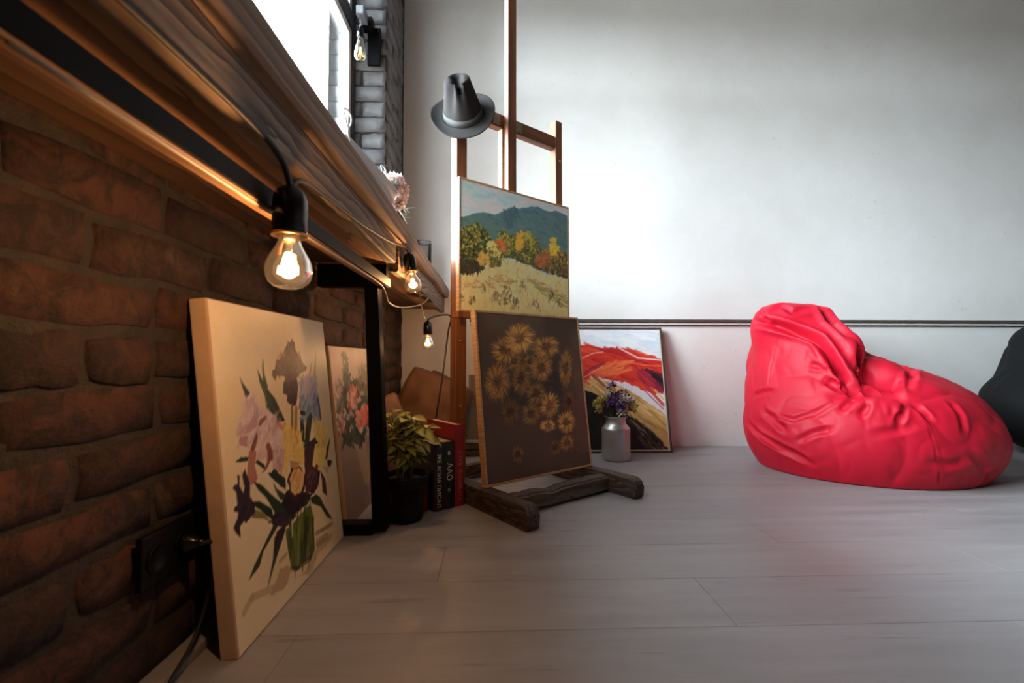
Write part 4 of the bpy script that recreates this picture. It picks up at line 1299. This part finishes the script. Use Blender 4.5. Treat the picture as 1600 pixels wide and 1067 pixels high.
# ================================================================== BEAN BAGS
def smin(a, b, k):
    h = np.clip(0.5 + 0.5 * (b - a) / k, 0, 1)
    return b * (1 - h) + a * h - k * h * (1 - h)
def ell(P, c, r, rot=None):
    q = P - np.array(c)
    if rot is not None:
        q = q @ rot
    r = np.array(r)
    k0 = np.linalg.norm(q / r, axis=-1)
    k1 = np.linalg.norm(q / (r * r), axis=-1)
    return k0 * (k0 - 1.0) / np.maximum(k1, 1e-6)
def bag_surface(sdf, center, nth=480, nph=280):
    ph = np.linspace(0.0, math.pi, nph)
    th = np.linspace(0, 2 * math.pi, nth, endpoint=False)
    PH, TH = np.meshgrid(ph, th, indexing='ij')
    D = np.stack([np.sin(PH) * np.cos(TH), np.sin(PH) * np.sin(TH), np.cos(PH)], -1).reshape(-1, 3)
    O = np.array(center)
    lo = np.zeros(len(D)); hi = np.full(len(D), 1.6)
    for _ in range(26):
        mid = (lo + hi) / 2
        ins = sdf(O + D * mid[:, None]) < 0
        lo = np.where(ins, mid, lo); hi = np.where(ins, hi, mid)
    P = O + D * lo[:, None]
    return P.reshape(nph, nth, 3)
def grid_normals(G):
    du = np.roll(G, -1, 1) - np.roll(G, 1, 1)
    dv = np.gradient(G, axis=0)
    N = np.cross(dv, du)
    L = np.linalg.norm(N, axis=-1, keepdims=True)
    return N / np.maximum(L, 1e-9)
def seg_dist(P, a, b):
    a, b = np.array(a), np.array(b)
    d = b - a
    t = np.clip(((P - a) @ d) / max(1e-9, d @ d), 0, 1)
    return np.linalg.norm(P - (a + t[..., None] * d), axis=-1), t
def crease(G, N, pts, width, depth, puff=0.35):
    """fold a polyline into the cloth: a valley flanked by soft ridges, fading at the ends"""
    n = len(pts) - 1
    best = np.full(G.shape[:2], 9.0); tt = np.zeros(G.shape[:2])
    for i in range(n):
        d, t = seg_dist(G, pts[i], pts[i + 1])
        u_ = (i + t) / n
        m = d < best
        best = np.where(m, d, best); tt = np.where(m, u_, tt)
    fade = np.clip(np.minimum(tt, 1 - tt) * 5 + 0.25, 0, 1)
    g = np.exp(-(best / width) ** 2) - puff * np.exp(-((best - 1.9 * width) / (0.9 * width)) ** 2)
    return G - N * (depth * fade * g)[..., None]
def folds(G, N, amp, fx, seed, mask=None):
    """directional cloth wrinkles running down the sides"""
    n = np.zeros(G.shape[:2])
    it = np.ndindex(n.shape)
    for i, j in it:
        p = G[i, j]
        n[i, j] = noise.noise(Vector((p[0] * fx[0] + seed, p[1] * fx[1], p[2] * fx[2])))
    r = 1 - np.abs(n) * 2.2                              # ridged
    r = np.clip(r, 0, 1) ** 2
    if mask is not None: r = r * mask
    return G - N * (amp * r)[..., None]
def bag_object(name, G, mat, parent, zfloor=0.0015):
    nph, nth = G.shape[:2]
    G = G.copy()
    G[..., 2] = np.maximum(G[..., 2], zfloor)
    V = G.reshape(-1, 3)
    idx = np.arange(nph * nth).reshape(nph, nth)
    F = []
    for i in range(nph - 1):
        for j in range(nth):
            j2 = (j + 1) % nth
            F.append((idx[i, j], idx[i + 1, j], idx[i + 1, j2], idx[i, j2]))
    return obj_from_data(name, V, F, mat, parent, True, False)

BAG_C = (1.72, 2.22, 0.30)
def sdf_red(P):
    d = ell(P, (1.795, 2.196, 0.169), (0.529, 0.461, 0.350))                 # seat mass
    d = smin(d, ell(P, (1.570, 2.296, 0.435), (0.233, 0.321, 0.342)), 0.14)  # backrest
    d = smin(d, ell(P, (2.033, 2.194, 0.167), (0.285, 0.346, 0.205)), 0.10)  # front of the seat
    d = smin(d, ell(P, (1.447, 2.290, 0.690), (0.117, 0.140, 0.121)), 0.08)  # slumped top
    d = smin(d, ell(P, (1.577, 2.311, 0.762), (0.134, 0.131, 0.038)), 0.07)
    return np.maximum(d, -P[..., 2] + 0.0)
RED_CREASES = [
    (0.075, 0.055, [(1.558, 1.94, 0.453), (1.625, 1.928, 0.453), (1.686, 1.91, 0.44), (1.742, 1.877, 0.418)]),
    (0.05, 0.03, [(1.708, 2.071, 0.589), (1.668, 1.977, 0.509), (1.662, 1.926, 0.453)]),
    (0.017, 0.05, [(1.335, 2.292, 0.722), (1.357, 2.2, 0.704), (1.409, 2.146, 0.676), (1.458, 2.095, 0.645), (1.486, 2.049, 0.613), (1.505, 1.995, 0.528), (1.523, 1.946, 0.443), (1.538, 1.906, 0.394)]),
    (0.019, 0.05, [(1.614, 2.219, 0.804), (1.586, 2.097, 0.702), (1.61, 2.024, 0.607), (1.627, 1.975, 0.519), (1.628, 1.92, 0.444), (1.606, 1.884, 0.4)]),
    (0.016, 0.02, [(1.685, 2.195, 0.791), (1.686, 2.143, 0.716), (1.693, 2.102, 0.641), (1.653, 2.028, 0.587)]),
    (0.03, 0.028, [(1.484, 1.922, 0.374), (1.544, 1.901, 0.392), (1.601, 1.88, 0.393), (1.662, 1.853, 0.384), (1.698, 1.823, 0.364)]),
    (0.012, 0.018, [(1.452, 2.06, 0.588), (1.482, 2.005, 0.518), (1.494, 1.983, 0.49)]),
    (0.012, 0.014, [(1.431, 2.039, 0.503), (1.469, 2.002, 0.494), (1.504, 1.959, 0.452)]),
    (0.014, 0.02, [(1.465, 1.972, 0.433), (1.489, 1.94, 0.406), (1.521, 1.92, 0.402)]),
    (0.012, 0.015, [(1.461, 1.89, 0.309), (1.492, 1.886, 0.336), (1.525, 1.891, 0.368)]),
    (0.012, 0.015, [(1.513, 1.844, 0.296), (1.543, 1.852, 0.331), (1.576, 1.862, 0.361)]),
    (0.012, 0.016, [(1.603, 1.84, 0.349), (1.61, 1.818, 0.325), (1.612, 1.8, 0.301)]),
    (0.012, 0.014, [(1.613, 1.783, 0.268), (1.641, 1.797, 0.31), (1.662, 1.814, 0.343)]),
    (0.012, 0.013, [(1.707, 1.804, 0.344), (1.72, 1.781, 0.311), (1.731, 1.766, 0.287)]),
    (0.014, 0.013, [(1.288, 2.164, 0.278), (1.294, 2.08, 0.238), (1.308, 2.026, 0.206)]),
    (0.013, 0.013, [(1.279, 2.291, 0.209), (1.27, 2.146, 0.157), (1.295, 2.055, 0.133)]),
    (0.014, 0.015, [(1.267, 2.214, 0.177), (1.288, 2.075, 0.129), (1.328, 1.999, 0.106), (1.372, 1.951, 0.073)]),
    (0.012, 0.01, [(1.305, 2.274, 0.342), (1.312, 2.21, 0.363), (1.328, 2.147, 0.378)]),
    (0.01, 0.008, [(1.29, 2.131, 0.267), (1.334, 2.002, 0.258), (1.4, 1.942, 0.303), (1.459, 1.916, 0.343)]),
    (0.012, 0.01, [(1.328, 1.982, 0.166), (1.37, 1.929, 0.212), (1.416, 1.889, 0.236)]),
    (0.004, 0.006, [(1.381, 2.167, 0.659), (1.367, 2.194, 0.581), (1.348, 2.201, 0.485), (1.328, 2.184, 0.402), (1.305, 2.154, 0.321)]),
    (0.004, 0.006, [(1.706, 1.812, 0.352), (1.716, 1.777, 0.303), (1.714, 1.75, 0.239), (1.723, 1.74, 0.156), (1.75, 1.758, 0.068), (1.783, 1.784, -0.016)]),
    (0.016, 0.014, [(1.774, 2.076, 0.548), (1.848, 2.089, 0.528), (1.852, 2.015, 0.489), (1.819, 1.928, 0.453)]),
    (0.014, 0.012, [(1.966, 2.082, 0.498), (1.809, 1.928, 0.453), (1.741, 1.867, 0.41)]),
    (0.016, 0.01, [(1.868, 1.741, 0.155), (1.927, 1.755, 0.118), (1.997, 1.796, 0.056)]),
    (0.016, 0.009, [(1.706, 1.746, 0.13), (1.771, 1.742, 0.114), (1.84, 1.739, 0.13)]),
    (0.014, 0.01, [(1.979, 1.823, -0.003), (2.014, 1.804, 0.054), (2.092, 1.822, 0.084)]),
    (0.016, 0.014, [(1.386, 2.226, 0.777), (1.426, 2.219, 0.798), (1.448, 2.17, 0.76), (1.53, 2.164, 0.77)]),
    (0.012, 0.018, [(1.37, 2.35, 0.801), (1.356, 2.25, 0.757), (1.355, 2.205, 0.699)]),
    (0.014, 0.01, [(1.857, 1.807, 0.352), (1.866, 1.775, 0.303), (1.852, 1.747, 0.238)]),
    (0.014, 0.008, [(1.533, 1.805, 0.231), (1.601, 1.78, 0.243), (1.679, 1.767, 0.27)]),
    (0.018, 0.01, [(1.337, 2.303, -0.023), (1.342, 2.07, -0.027), (1.407, 1.949, -0.033)]),
]
def red_bag():
    bag = thing('red_beanbag', 'big crumpled red bean bag chair on the floor by the back wall', 'bean bag')
    G = bag_surface(sdf_red, BAG_C)
    for _ in range(2):
        G[1:-1] = (G[1:-1] * 2 + np.roll(G, 1, 1)[1:-1] + np.roll(G, -1, 1)[1:-1] + G[:-2] + G[2:]) / 6
    for (w, d, pts) in RED_CREASES:
        G = crease(G, grid_normals(G), pts, w, d)
    N = grid_normals(G)
    low = np.clip((0.75 - G[..., 2]) / 0.2, 0, 1) * np.clip(G[..., 2] / 0.06, 0, 1)
    G = folds(G, N, 0.008, (5.0, 5.0, 4.0), 3.0, low)
    G = folds(G, grid_normals(G), 0.0025, (13, 13, 11.0), 8.0, low)
    body = bag_object('fabric_body', G, M['red_fab'], bag)
    return bag
red_bag()

def sdf_black(P):
    d = ell(P, (3.20, 2.33, 0.26), (0.52, 0.40, 0.28))
    d = smin(d, ell(P, (3.30, 2.38, 0.50), (0.40, 0.34, 0.34)), 0.12)
    return np.maximum(d, -P[..., 2])
bb = thing('black_beanbag', 'black bean bag at the right edge, behind the red bean bag', 'bean bag')
G = bag_surface(sdf_black, (3.22, 2.34, 0.33), 160, 90)
G = folds(G, grid_normals(G), 0.012, (4, 4, 7.0), 21.0, np.clip(G[..., 2] / 0.06, 0, 1))
bag_object('fabric_body', G, M['black_fab'], bb)

# ================================================================== CUSHIONS in the corner
def cushion(name, label, size, thick, mat, M4, seed):
    c = thing(name, label, 'cushion', group=None)
    c.matrix_world = M4
    n = 40
    V, F = [], []
    def pt_(a, b, s):
        x = size * 0.5 * a * (1 - 0.07 * (1 - abs(a) ** 2) * 0 - 0.06 * (1 - b * b) * 0)
        y = size * 0.5 * b
        pin = 1 - 0.03 * (1 - b * b) * abs(a) ** 3 - 0.085 * abs(a) ** 4 * abs(b) ** 3
        pin2 = 1 - 0.03 * (1 - a * a) * abs(b) ** 3 - 0.085 * abs(a) ** 3 * abs(b) ** 4
        h = thick * 0.5 * ((1 - a ** 2) * (1 - b ** 2)) ** 0.42
        w = noise.noise(Vector((a * 2.2 + seed, b * 2.2, s * 3))) * 0.026 * (1 - max(abs(a), abs(b)) ** 6)
        return (x * pin, y * pin2, s * (h + 0.0008) + w * s)
    for s in (1, -1):
        for i in range(n + 1):
            for j in range(n + 1):
                V.append(pt_(-1 + 2 * i / n, -1 + 2 * j / n, s))
    w = n + 1; off = w * w
    for i in range(n):
        for j in range(n):
            F.append((i * w + j, (i + 1) * w + j, (i + 1) * w + j + 1, i * w + j + 1))
            F.append((off + i * w + j, off + i * w + j + 1, off + (i + 1) * w + j + 1, off + (i + 1) * w + j))
    obj_from_data('cover', V, F, mat, c)
    # piped seam round the edge
    path = []
    for k in range(4 * 16 + 1):
        q = (k % 64) // 16; t = (k % 16) / 16 * 2 - 1
        a, b = ((t, -1), (1, t), (-t, 1), (-1, -t))[q]
        x, y, z = pt_(a, b, 1)
        path.append((x * 1.004, y * 1.004, 0))
    V, F = tube_data(path, 0.0042, 6, caps=False)
    obj_from_data('piping', V, F, mat, c)
    return c
def MX(loc, rz, rx, spin):
    return Matrix.Translation(loc) @ Matrix.Rotation(rz, 4, 'Z') @ Matrix.Rotation(rx, 4, 'X') @ Matrix.Rotation(spin, 4, 'Z')
cushion('cushion', 'tan linen cushion tilted in the corner, below the third bulb', 0.37, 0.15, M['cushion'], MX((-0.352, 2.470, 0.268), 0.12, math.radians(74), math.radians(-24)), 1)
cushion('cushion', 'brown linen cushion against the brick wall, just right of the steel post', 0.36, 0.10, M['cushion'], MX((-0.462, 2.06, 0.190), math.radians(88), math.radians(81), math.radians(3)), 2)
cushion('cushion', 'taupe cushion lying flatter on the white wall, behind the black hanging cable', 0.30, 0.09, M['cushion2'], MX((-0.315, 2.655, 0.275), 0.0, math.radians(82), math.radians(-30)), 3)

# ================================================================== POTTED PLANT
pl = thing('potted_plant', 'leafy yellow-green houseplant in a black plastic pot beside the steel post', 'plant', (-0.300, 1.537, 0))
lathe('pot', [(0.001, 0.004), (0.050, 0.004), (0.052, 0.0), (0.056, 0.004), (0.0575, 0.022), (0.0555, 0.026), (0.066, 0.112), (0.073, 0.113), (0.0755, 0.117), (0.0775, 0.146), (0.0765, 0.151), (0.0735, 0.151), (0.071, 0.145), (0.068, 0.118)], M['black_plastic'], pl, 48)
lathe('soil', [(0.0675, 0.132), (0.05, 0.135), (0.02, 0.138), (0.001, 0.137)], M['soil'], pl, 32)
def leaf_mesh(seed, L=0.066, W=0.047):
    r = random.Random(seed)
    nu, nv = 9, 6
    V, F, Cc = [], [], []
    droop = r.uniform(0.08, 0.35)
    for i in range(nu + 1):
        t = i / nu
        w = W / 2 * (math.sin(math.pi * t ** 0.80) ** 0.85) * (1 - 0.22 * t) + (0.0006 if i in (0, nu) else 0)
        for j in range(nv + 1):
            s = -1 + 2 * j / nv
            x = w * s
            y = L * t
            z = -droop * L * t * t * 0.8 + 0.30 * abs(x) - 0.0022 * math.cos(s * 6 + t * 20) * (1 - abs(s)) * 0.6
            V.append((x, y, z))
            edge = abs(s) ** 2.0
            vein = 0.5 + 0.5 * math.cos((t * 9 - abs(s) * 2.2) * math.pi)
            cen = np.array((0.66, 0.64, 0.20)); mid = np.array((0.46, 0.47, 0.11)); eg = np.array((0.10, 0.14, 0.026))
            c = cen * (1 - edge) * (0.65 + 0.35 * vein) + mid * (1 - edge) * 0.35 * (1 - vein) + eg * edge
            Cc.append(c * r.uniform(0.85, 1.1))
    w_ = nv + 1
    for i in range(nu):
        for j in range(nv):
            F.append((i * w_ + j, i * w_ + j + 1, (i + 1) * w_ + j + 1, (i + 1) * w_ + j))
    me = bpy.data.meshes.new('leaf')
    me.from_pydata(V, [], F)
    me.polygons.foreach_set('use_smooth', [True] * len(me.polygons))
    set_cols(me, np.array(Cc))
    me.materials.append(M['leaf'])
    return me
leaf_ms = [leaf_mesh(i) for i in range(6)]
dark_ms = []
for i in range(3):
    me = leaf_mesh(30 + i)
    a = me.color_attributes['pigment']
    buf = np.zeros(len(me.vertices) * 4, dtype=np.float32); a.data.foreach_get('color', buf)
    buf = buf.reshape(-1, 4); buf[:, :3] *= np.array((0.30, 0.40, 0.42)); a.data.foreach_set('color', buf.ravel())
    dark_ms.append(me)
rp = random.Random(12)
for sI in range(19):                                   # stems with leaves in opposite pairs
    az = sI * 2.39996 + rp.uniform(-0.3, 0.3)
    reach = rp.uniform(0.03, 0.105) if sI > 2 else 0.02
    hgt = rp.uniform(0.10, 0.20) * (1.22 - reach * 3.2) + 0.03
    p0 = Vector((0.03 * math.cos(az) * rp.random(), 0.03 * math.sin(az) * rp.random(), 0.134))
    p2 = Vector((reach * math.cos(az), reach * math.sin(az), 0.140 + hgt))
    p1 = (p0 + p2) / 2 + Vector((0, 0, 0.03))
    path = smooth_path([p0, p1, p2], 5)
    V, F = tube_data(path, [0.0028 - 0.0014 * k / len(path) for k in range(len(path))], 6)
    st = obj_from_data('stem', V, F, M['stem'], pl)
    nl = 7
    for k in range(nl):
        f = 0.30 + 0.70 * k / (nl - 1)
        q = path[min(len(path) - 1, int(f * (len(path) - 1)))]
        la = az + (k % 2) * math.pi + (k // 2) * 1.3 + rp.uniform(-0.5, 0.5)
        sc_ = rp.uniform(0.70, 1.12) * (1.0 if k > 1 else 0.8)
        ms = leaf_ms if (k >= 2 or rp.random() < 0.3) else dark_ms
        share('leaf', ms[rp.randrange(len(ms))], st, q, (rp.uniform(-0.55, 0.30), rp.uniform(-0.35, 0.35), la - math.pi / 2), (sc_, sc_, sc_))

# ================================================================== BOOKS behind the plant
ang = ER                                              # the row stands square to the easel foot
def text_mesh(body, size, mat):
    cu = bpy.data.curves.new('txt', 'FONT')
    cu.body = body; cu.size = size; cu.align_x = 'CENTER'; cu.align_y = 'CENTER'; cu.extrude = 0.0002
    to = bpy.data.objects.new('txt', cu); C.objects.link(to)
    dg = bpy.context.evaluated_depsgraph_get()
    me = bpy.data.meshes.new_from_object(to.evaluated_get(dg))
    bpy.data.objects.remove(to); bpy.data.curves.remove(cu)
    me.materials.clear(); me.materials.append(mat)
    return me
def book(label, s0, y0, thick, h, depth, cover, texts):
    """spine looks along -y of the book's own frame; x runs along the row"""
    b = thing('book', label, 'book', EM @ Vector((s0, y0, 0)), ang)
    t = 0.0025
    box('front_cover', (0, 0, 0), (t, depth, h), cover, b, 0.0008)
    box('back_cover', (thick - t, 0, 0), (thick, depth, h), cover, b, 0.0008)
    bm = bmesh.new()
    n = 8; rows = []
    for i in range(n + 1):
        x = thick * i / n
        y = -0.004 * math.sin(math.pi * i / n)
        rows.append([bm.verts.new(p) for p in ((x, y, 0), (x, y, h), (x, y + 0.0035, h), (x, y + 0.0035, 0))])
    for i in range(n):
        for k in range(4):
            bm.faces.new((rows[i][k], rows[i][(k + 1) % 4], rows[i + 1][(k + 1) % 4], rows[i + 1][k]))
    bm.faces.new(rows[0]); bm.faces.new(rows[-1][::-1])
    sp = obj_from_bm('spine', bm, cover, b)
    box('page_block', (t + 0.0003, 0.004, 0.004), (thick - t - 0.0003, depth - 0.005, h - 0.004), M['pages'], b)
    for (body, size, z, mat, vertical) in texts:
        me = text_mesh(body, size, mat)
        o = bpy.data.objects.new('lettering', me); C.objects.link(o); o.parent = sp
        o.location = (thick / 2, -0.0047, z)
        R_ = Matrix.Rotation(math.pi / 2, 4, 'X')
        if vertical:
            R_ = R_ @ Matrix.Rotation(-math.pi / 2, 4, 'Z')
        o.rotation_euler = R_.to_euler()
    return b
book('small red book at the front of the row, half hidden by the plant', -0.187, -0.070, 0.026, 0.125, 0.10, M['book_red'], [])
book('slim black book with white vertical title on its spine', -0.159, -0.106, 0.034, 0.232, 0.17, M['book_black'], [('ЖЕ АПИА ПИСАЛ', 0.0215, 0.105, M['ink_white'], True)])
book('thick black book with short pale spine print, against the tall red book', -0.1235, -0.102, 0.050, 0.236, 0.18, M['book_black'], [('ААО', 0.030, 0.130, M['ink_white'], True), ('III', 0.020, 0.195, M['ink_white'], False), ('III', 0.017, 0.066, M['pages'], False)])
book('tall red hardback book with faded spine title', -0.0720, -0.100, 0.040, 0.292, 0.21, M['book_red'], [('СТИВ ЧЕЛОВЕСТА', 0.0195, 0.108, M['ink_pink'], True)])

# ================================================================== MILK CAN WITH DRIED FLOWERS
can = thing('metal_can', 'small brushed aluminium milk can used as a vase, before the abstract painting', 'vase', (0.634, 2.405, 0))
lathe('can_body', [(0.001, 0.003), (0.064, 0.003), (0.068, 0.0), (0.0725, 0.004), (0.0740, 0.012), (0.0740, 0.158), (0.0735, 0.163), (0.0700, 0.170), (0.0560, 0.186), (0.0525, 0.193), (0.0515, 0.205), (0.0525, 0.219), (0.0555, 0.2235), (0.0580, 0.226), (0.0560, 0.2285), (0.0515, 0.2275), (0.0490, 0.220), (0.0480, 0.205)], M['alu'], can, 56)
tube('lip_ring', [(0.058 * math.cos(a), 0.058 * math.sin(a), 0.2262) for a in np.linspace(0, 2 * math.pi, 41)], 0.0022, M['alu'], can, 8)
bq = thing('dried_bouquet', 'bunch of dried purple, yellow and white flowers standing in the metal can', 'flowers', (0.634, 2.405, 0.19))
def tuft(seed, cols, R=0.014, n=16, L=0.010):
    """a dry papery flower head: small petals round a ball"""
    r = random.Random(seed)
    V, F, Cc = [], [], []
    for k in range(n):
        zz = 1 - 1.5 * (k + 0.5) / n
        aa = k * 2.39996
        rr = math.sqrt(max(0, 1 - zz * zz))
        d = Vector((rr * math.cos(aa), rr * math.sin(aa), zz)).normalized()
        s = d.cross(Vector((0.3, 0.2, 1))).normalized(); t2 = d.cross(s)
        c0 = d * R * 0.25; ca = cols[r.randrange(len(cols))]
        b = len(V)
        for p in (c0, c0 + d * R * 0.6 + s * L * 0.5, c0 + d * (R + r.uniform(-0.2, 0.25) * R) + t2 * L * 0.2, c0 + d * R * 0.6 - s * L * 0.5):
            V.append(p)
        for q in (0.6, 1.0, 1.15, 1.0):
            Cc.append(np.array(ca) * q)
        F.append((b, b + 1, b + 2, b + 3))
    me = bpy.data.meshes.new('flower_head')
    me.from_pydata([tuple(v) for v in V], [], F)
    set_cols(me, np.array(Cc)); me.materials.append(M['floret'])
    return me
PUR = [(0.10, 0.035, 0.20), (0.15, 0.05, 0.24), (0.20, 0.06, 0.19), (0.075, 0.03, 0.17)]
YEL = [(0.55, 0.42, 0.12), (0.62, 0.52, 0.20), (0.42, 0.32, 0.07)]
WHT = [(0.66, 0.62, 0.58), (0.72, 0.70, 0.66), (0.55, 0.50, 0.46)]
DRK = [(0.085, 0.05, 0.075), (0.12, 0.06, 0.085)]
heads = {'p': [tuft(i, PUR) for i in range(3)], 'y': [tuft(10 + i, YEL) for i in range(3)], 'w': [tuft(20 + i, WHT) for i in range(3)], 'd': [tuft(30 + i, DRK) for i in range(2)]}
rf = random.Random(4)
spots = []
for k in range(84):
    a = rf.uniform(0, 2 * math.pi); rr = 0.108 * math.sqrt(rf.random()); z = 0.155 - (rr / 0.108) ** 2 * 0.055 + rf.uniform(-0.045, 0.020)
    x, y_ = rr * math.cos(a), rr * math.sin(a)
    if x < -0.055: kd = rf.choice('yyyw')
    elif x < 0.02: kd = rf.choice('pppppdyw')
    elif x < 0.06: kd = rf.choice('pwwwyd')
    else: kd = rf.choice('dwydd')
    spots.append((x, y_ * 0.8, z, kd))
spots += [(-0.015, -0.01, 0.205, 'p'), (-0.022, 0.0, 0.192, 'p'), (-0.035, 0.0, 0.20, 'w'), (-0.02, -0.02, 0.175, 'y')]
for (x, y_, z, kd) in spots:
    b0 = Vector((x * 0.30, y_ * 0.30, -0.05)); tp = Vector((x, y_, z))
    V, F = tube_data(smooth_path([b0, b0 * 0.4 + tp * 0.6 - Vector((x * 0.2, y_ * 0.2, 0)), tp], 3), 0.0010, 4)
    st = obj_from_data('stem', V, F, M['stem'], bq)
    s_ = rf.uniform(1.15, 1.75)
    share('flower_head', rf.choice(heads[kd]), st, tp, (rf.uniform(-0.6, 0.6), rf.uniform(-0.6, 0.6), rf.uniform(0, 6)), (s_, s_, s_))

# ================================================================== THINGS ON THE SHELF
ZS = ZT + 0.0045
wb = thing('wrapped_bouquet', 'pale pink flowers in white paper lying along the shelf front edge', 'bouquet', (-0.310, 0.92, ZS))
V, F = [], []
n1, n2 = 22, 20
for i in range(n1 + 1):
    t = i / n1
    r = 0.012 + 0.020 * t
    for k in range(n2 + 1):
        a = 2 * math.pi * k / n2
        rr = r * (1 + 0.18 * noise.noise(Vector((math.cos(a) * 1.5, math.sin(a) * 1.5, t * 5))))
        V.append((rr * math.cos(a), 0.36 * t + (0.02 * math.sin(3 * a) if i == n1 else 0), r + rr * math.sin(a) * 0.95 + 0.0015))
for i in range(n1):
    for k in range(n2):
        F.append((i * (n2 + 1) + k, i * (n2 + 1) + k + 1, (i + 1) * (n2 + 1) + k + 1, (i + 1) * (n2 + 1) + k))
wp = obj_from_data('paper_wrap', V, F, M['paper'], wb)
wp.modifiers.new('thick', 'SOLIDIFY').thickness = 0.0008
for (yy, r) in ((-0.015, 0.016), (0.275, 0.014)):
    tube('ribbon_loop', [(0.012 + 0.002 * math.sin(a * 2), yy + 0.022 * math.cos(a), 0.050 + r * math.sin(a) + (0.0 if yy < 0 else 0.012)) for a in np.linspace(0, 2 * math.pi, 21)], 0.0018, M['paper'], wb, 6)
PNK = [(0.82, 0.66, 0.62), (0.86, 0.74, 0.70), (0.84, 0.58, 0.52), (0.88, 0.80, 0.77)]
pk = [tuft(50 + i, PNK, 0.017, 26, 0.013) for i in range(4)]
rk = random.Random(9)
for k in range(46):
    d = Vector((rk.gauss(0, 1), rk.gauss(0, 1), rk.gauss(0, 1))).normalized()
    q = Vector((d.x * 0.036, 0.415 + d.y * 0.055, 0.060 + d.z * 0.038))
    share('flower_head', rk.choice(pk), wb, q, (rk.uniform(-1, 1), rk.uniform(-1, 1), rk.uniform(0, 6)))
for k in range(7):
    a = Vector((rk.uniform(-0.02, 0.02), 0.46, 0.04)); b = Vector((rk.uniform(-0.025, 0.03), rk.uniform(0.56, 0.64), rk.uniform(0.03, 0.085)))
    mid = (a + b) / 2 + Vector((rk.uniform(-0.01, 0.01), 0, 0.012))
    tube('white_twig', [a, mid, b], 0.0014, M['twig'], wb, 5, 3)
    tube('white_twig', [b * 0.5 + mid * 0.5, b + Vector((rk.uniform(-0.02, 0.02), -0.01, rk.uniform(0.0, 0.025)))], 0.0011, M['twig'], wb, 5)

jar = thing('glass_jar', 'tall clear glass jar on the far end of the shelf, by the white wall', 'jar', (-0.415, 2.615, ZS))
lathe('jar_body', [(0.001, 0.0), (0.040, 0.0), (0.042, 0.003), (0.042, 0.236), (0.0435, 0.240), (0.0425, 0.243), (0.0395, 0.240), (0.0390, 0.008), (0.001, 0.008)], M['jar'], jar, 40)
lathe('jar_lid_ring', [(0.0425, 0.228), (0.0445, 0.229), (0.0445, 0.236), (0.0425, 0.237)], M['alu'], jar, 40, cap0=False, cap1=False)

# ================================================================== WALL SOCKET, PLUG AND CORD on the bricks
ou = thing('wall_outlet', 'black double wall outlet with a plug, low on the dark brick wall', 'outlet', (XW + 0.004, 0.795, 0.210))
box('cover_frame', (0, -0.062, -0.042), (0.011, 0.062, 0.042), M['black_plastic'], ou, 0.003)
for q in (-0.031, 0.031):
    lathe('socket_well', [(0.0215, 0.0), (0.0225, 0.0025), (0.020, 0.0025), (0.0195, -0.004), (0.001, -0.004)], M['black_plastic'], ou, 28, (0.0112, q, 0)).rotation_euler = (0, math.pi / 2, 0)
pg = lathe('plug', [(0.0165, 0.0), (0.0172, 0.003), (0.0155, 0.010), (0.010, 0.018), (0.0060, 0.027), (0.0050, 0.032), (0.001, 0.033)], M['black_gloss'], ou, 24, (0.0145, 0.031, 0))
pg.rotation_euler = (0, math.pi / 2, 0)
tube('power_cord', [(0.046, 0.031, 0.0), (0.052, 0.048, -0.008), (0.046, 0.066, -0.05), (0.036, 0.062, -0.11), (0.034, 0.030, -0.165), (0.038, -0.02, -0.1865), (0.048, -0.10, -0.2035), (0.050, -0.35, -0.2035)], 0.0032, M['cable'], ou, 8, 6)
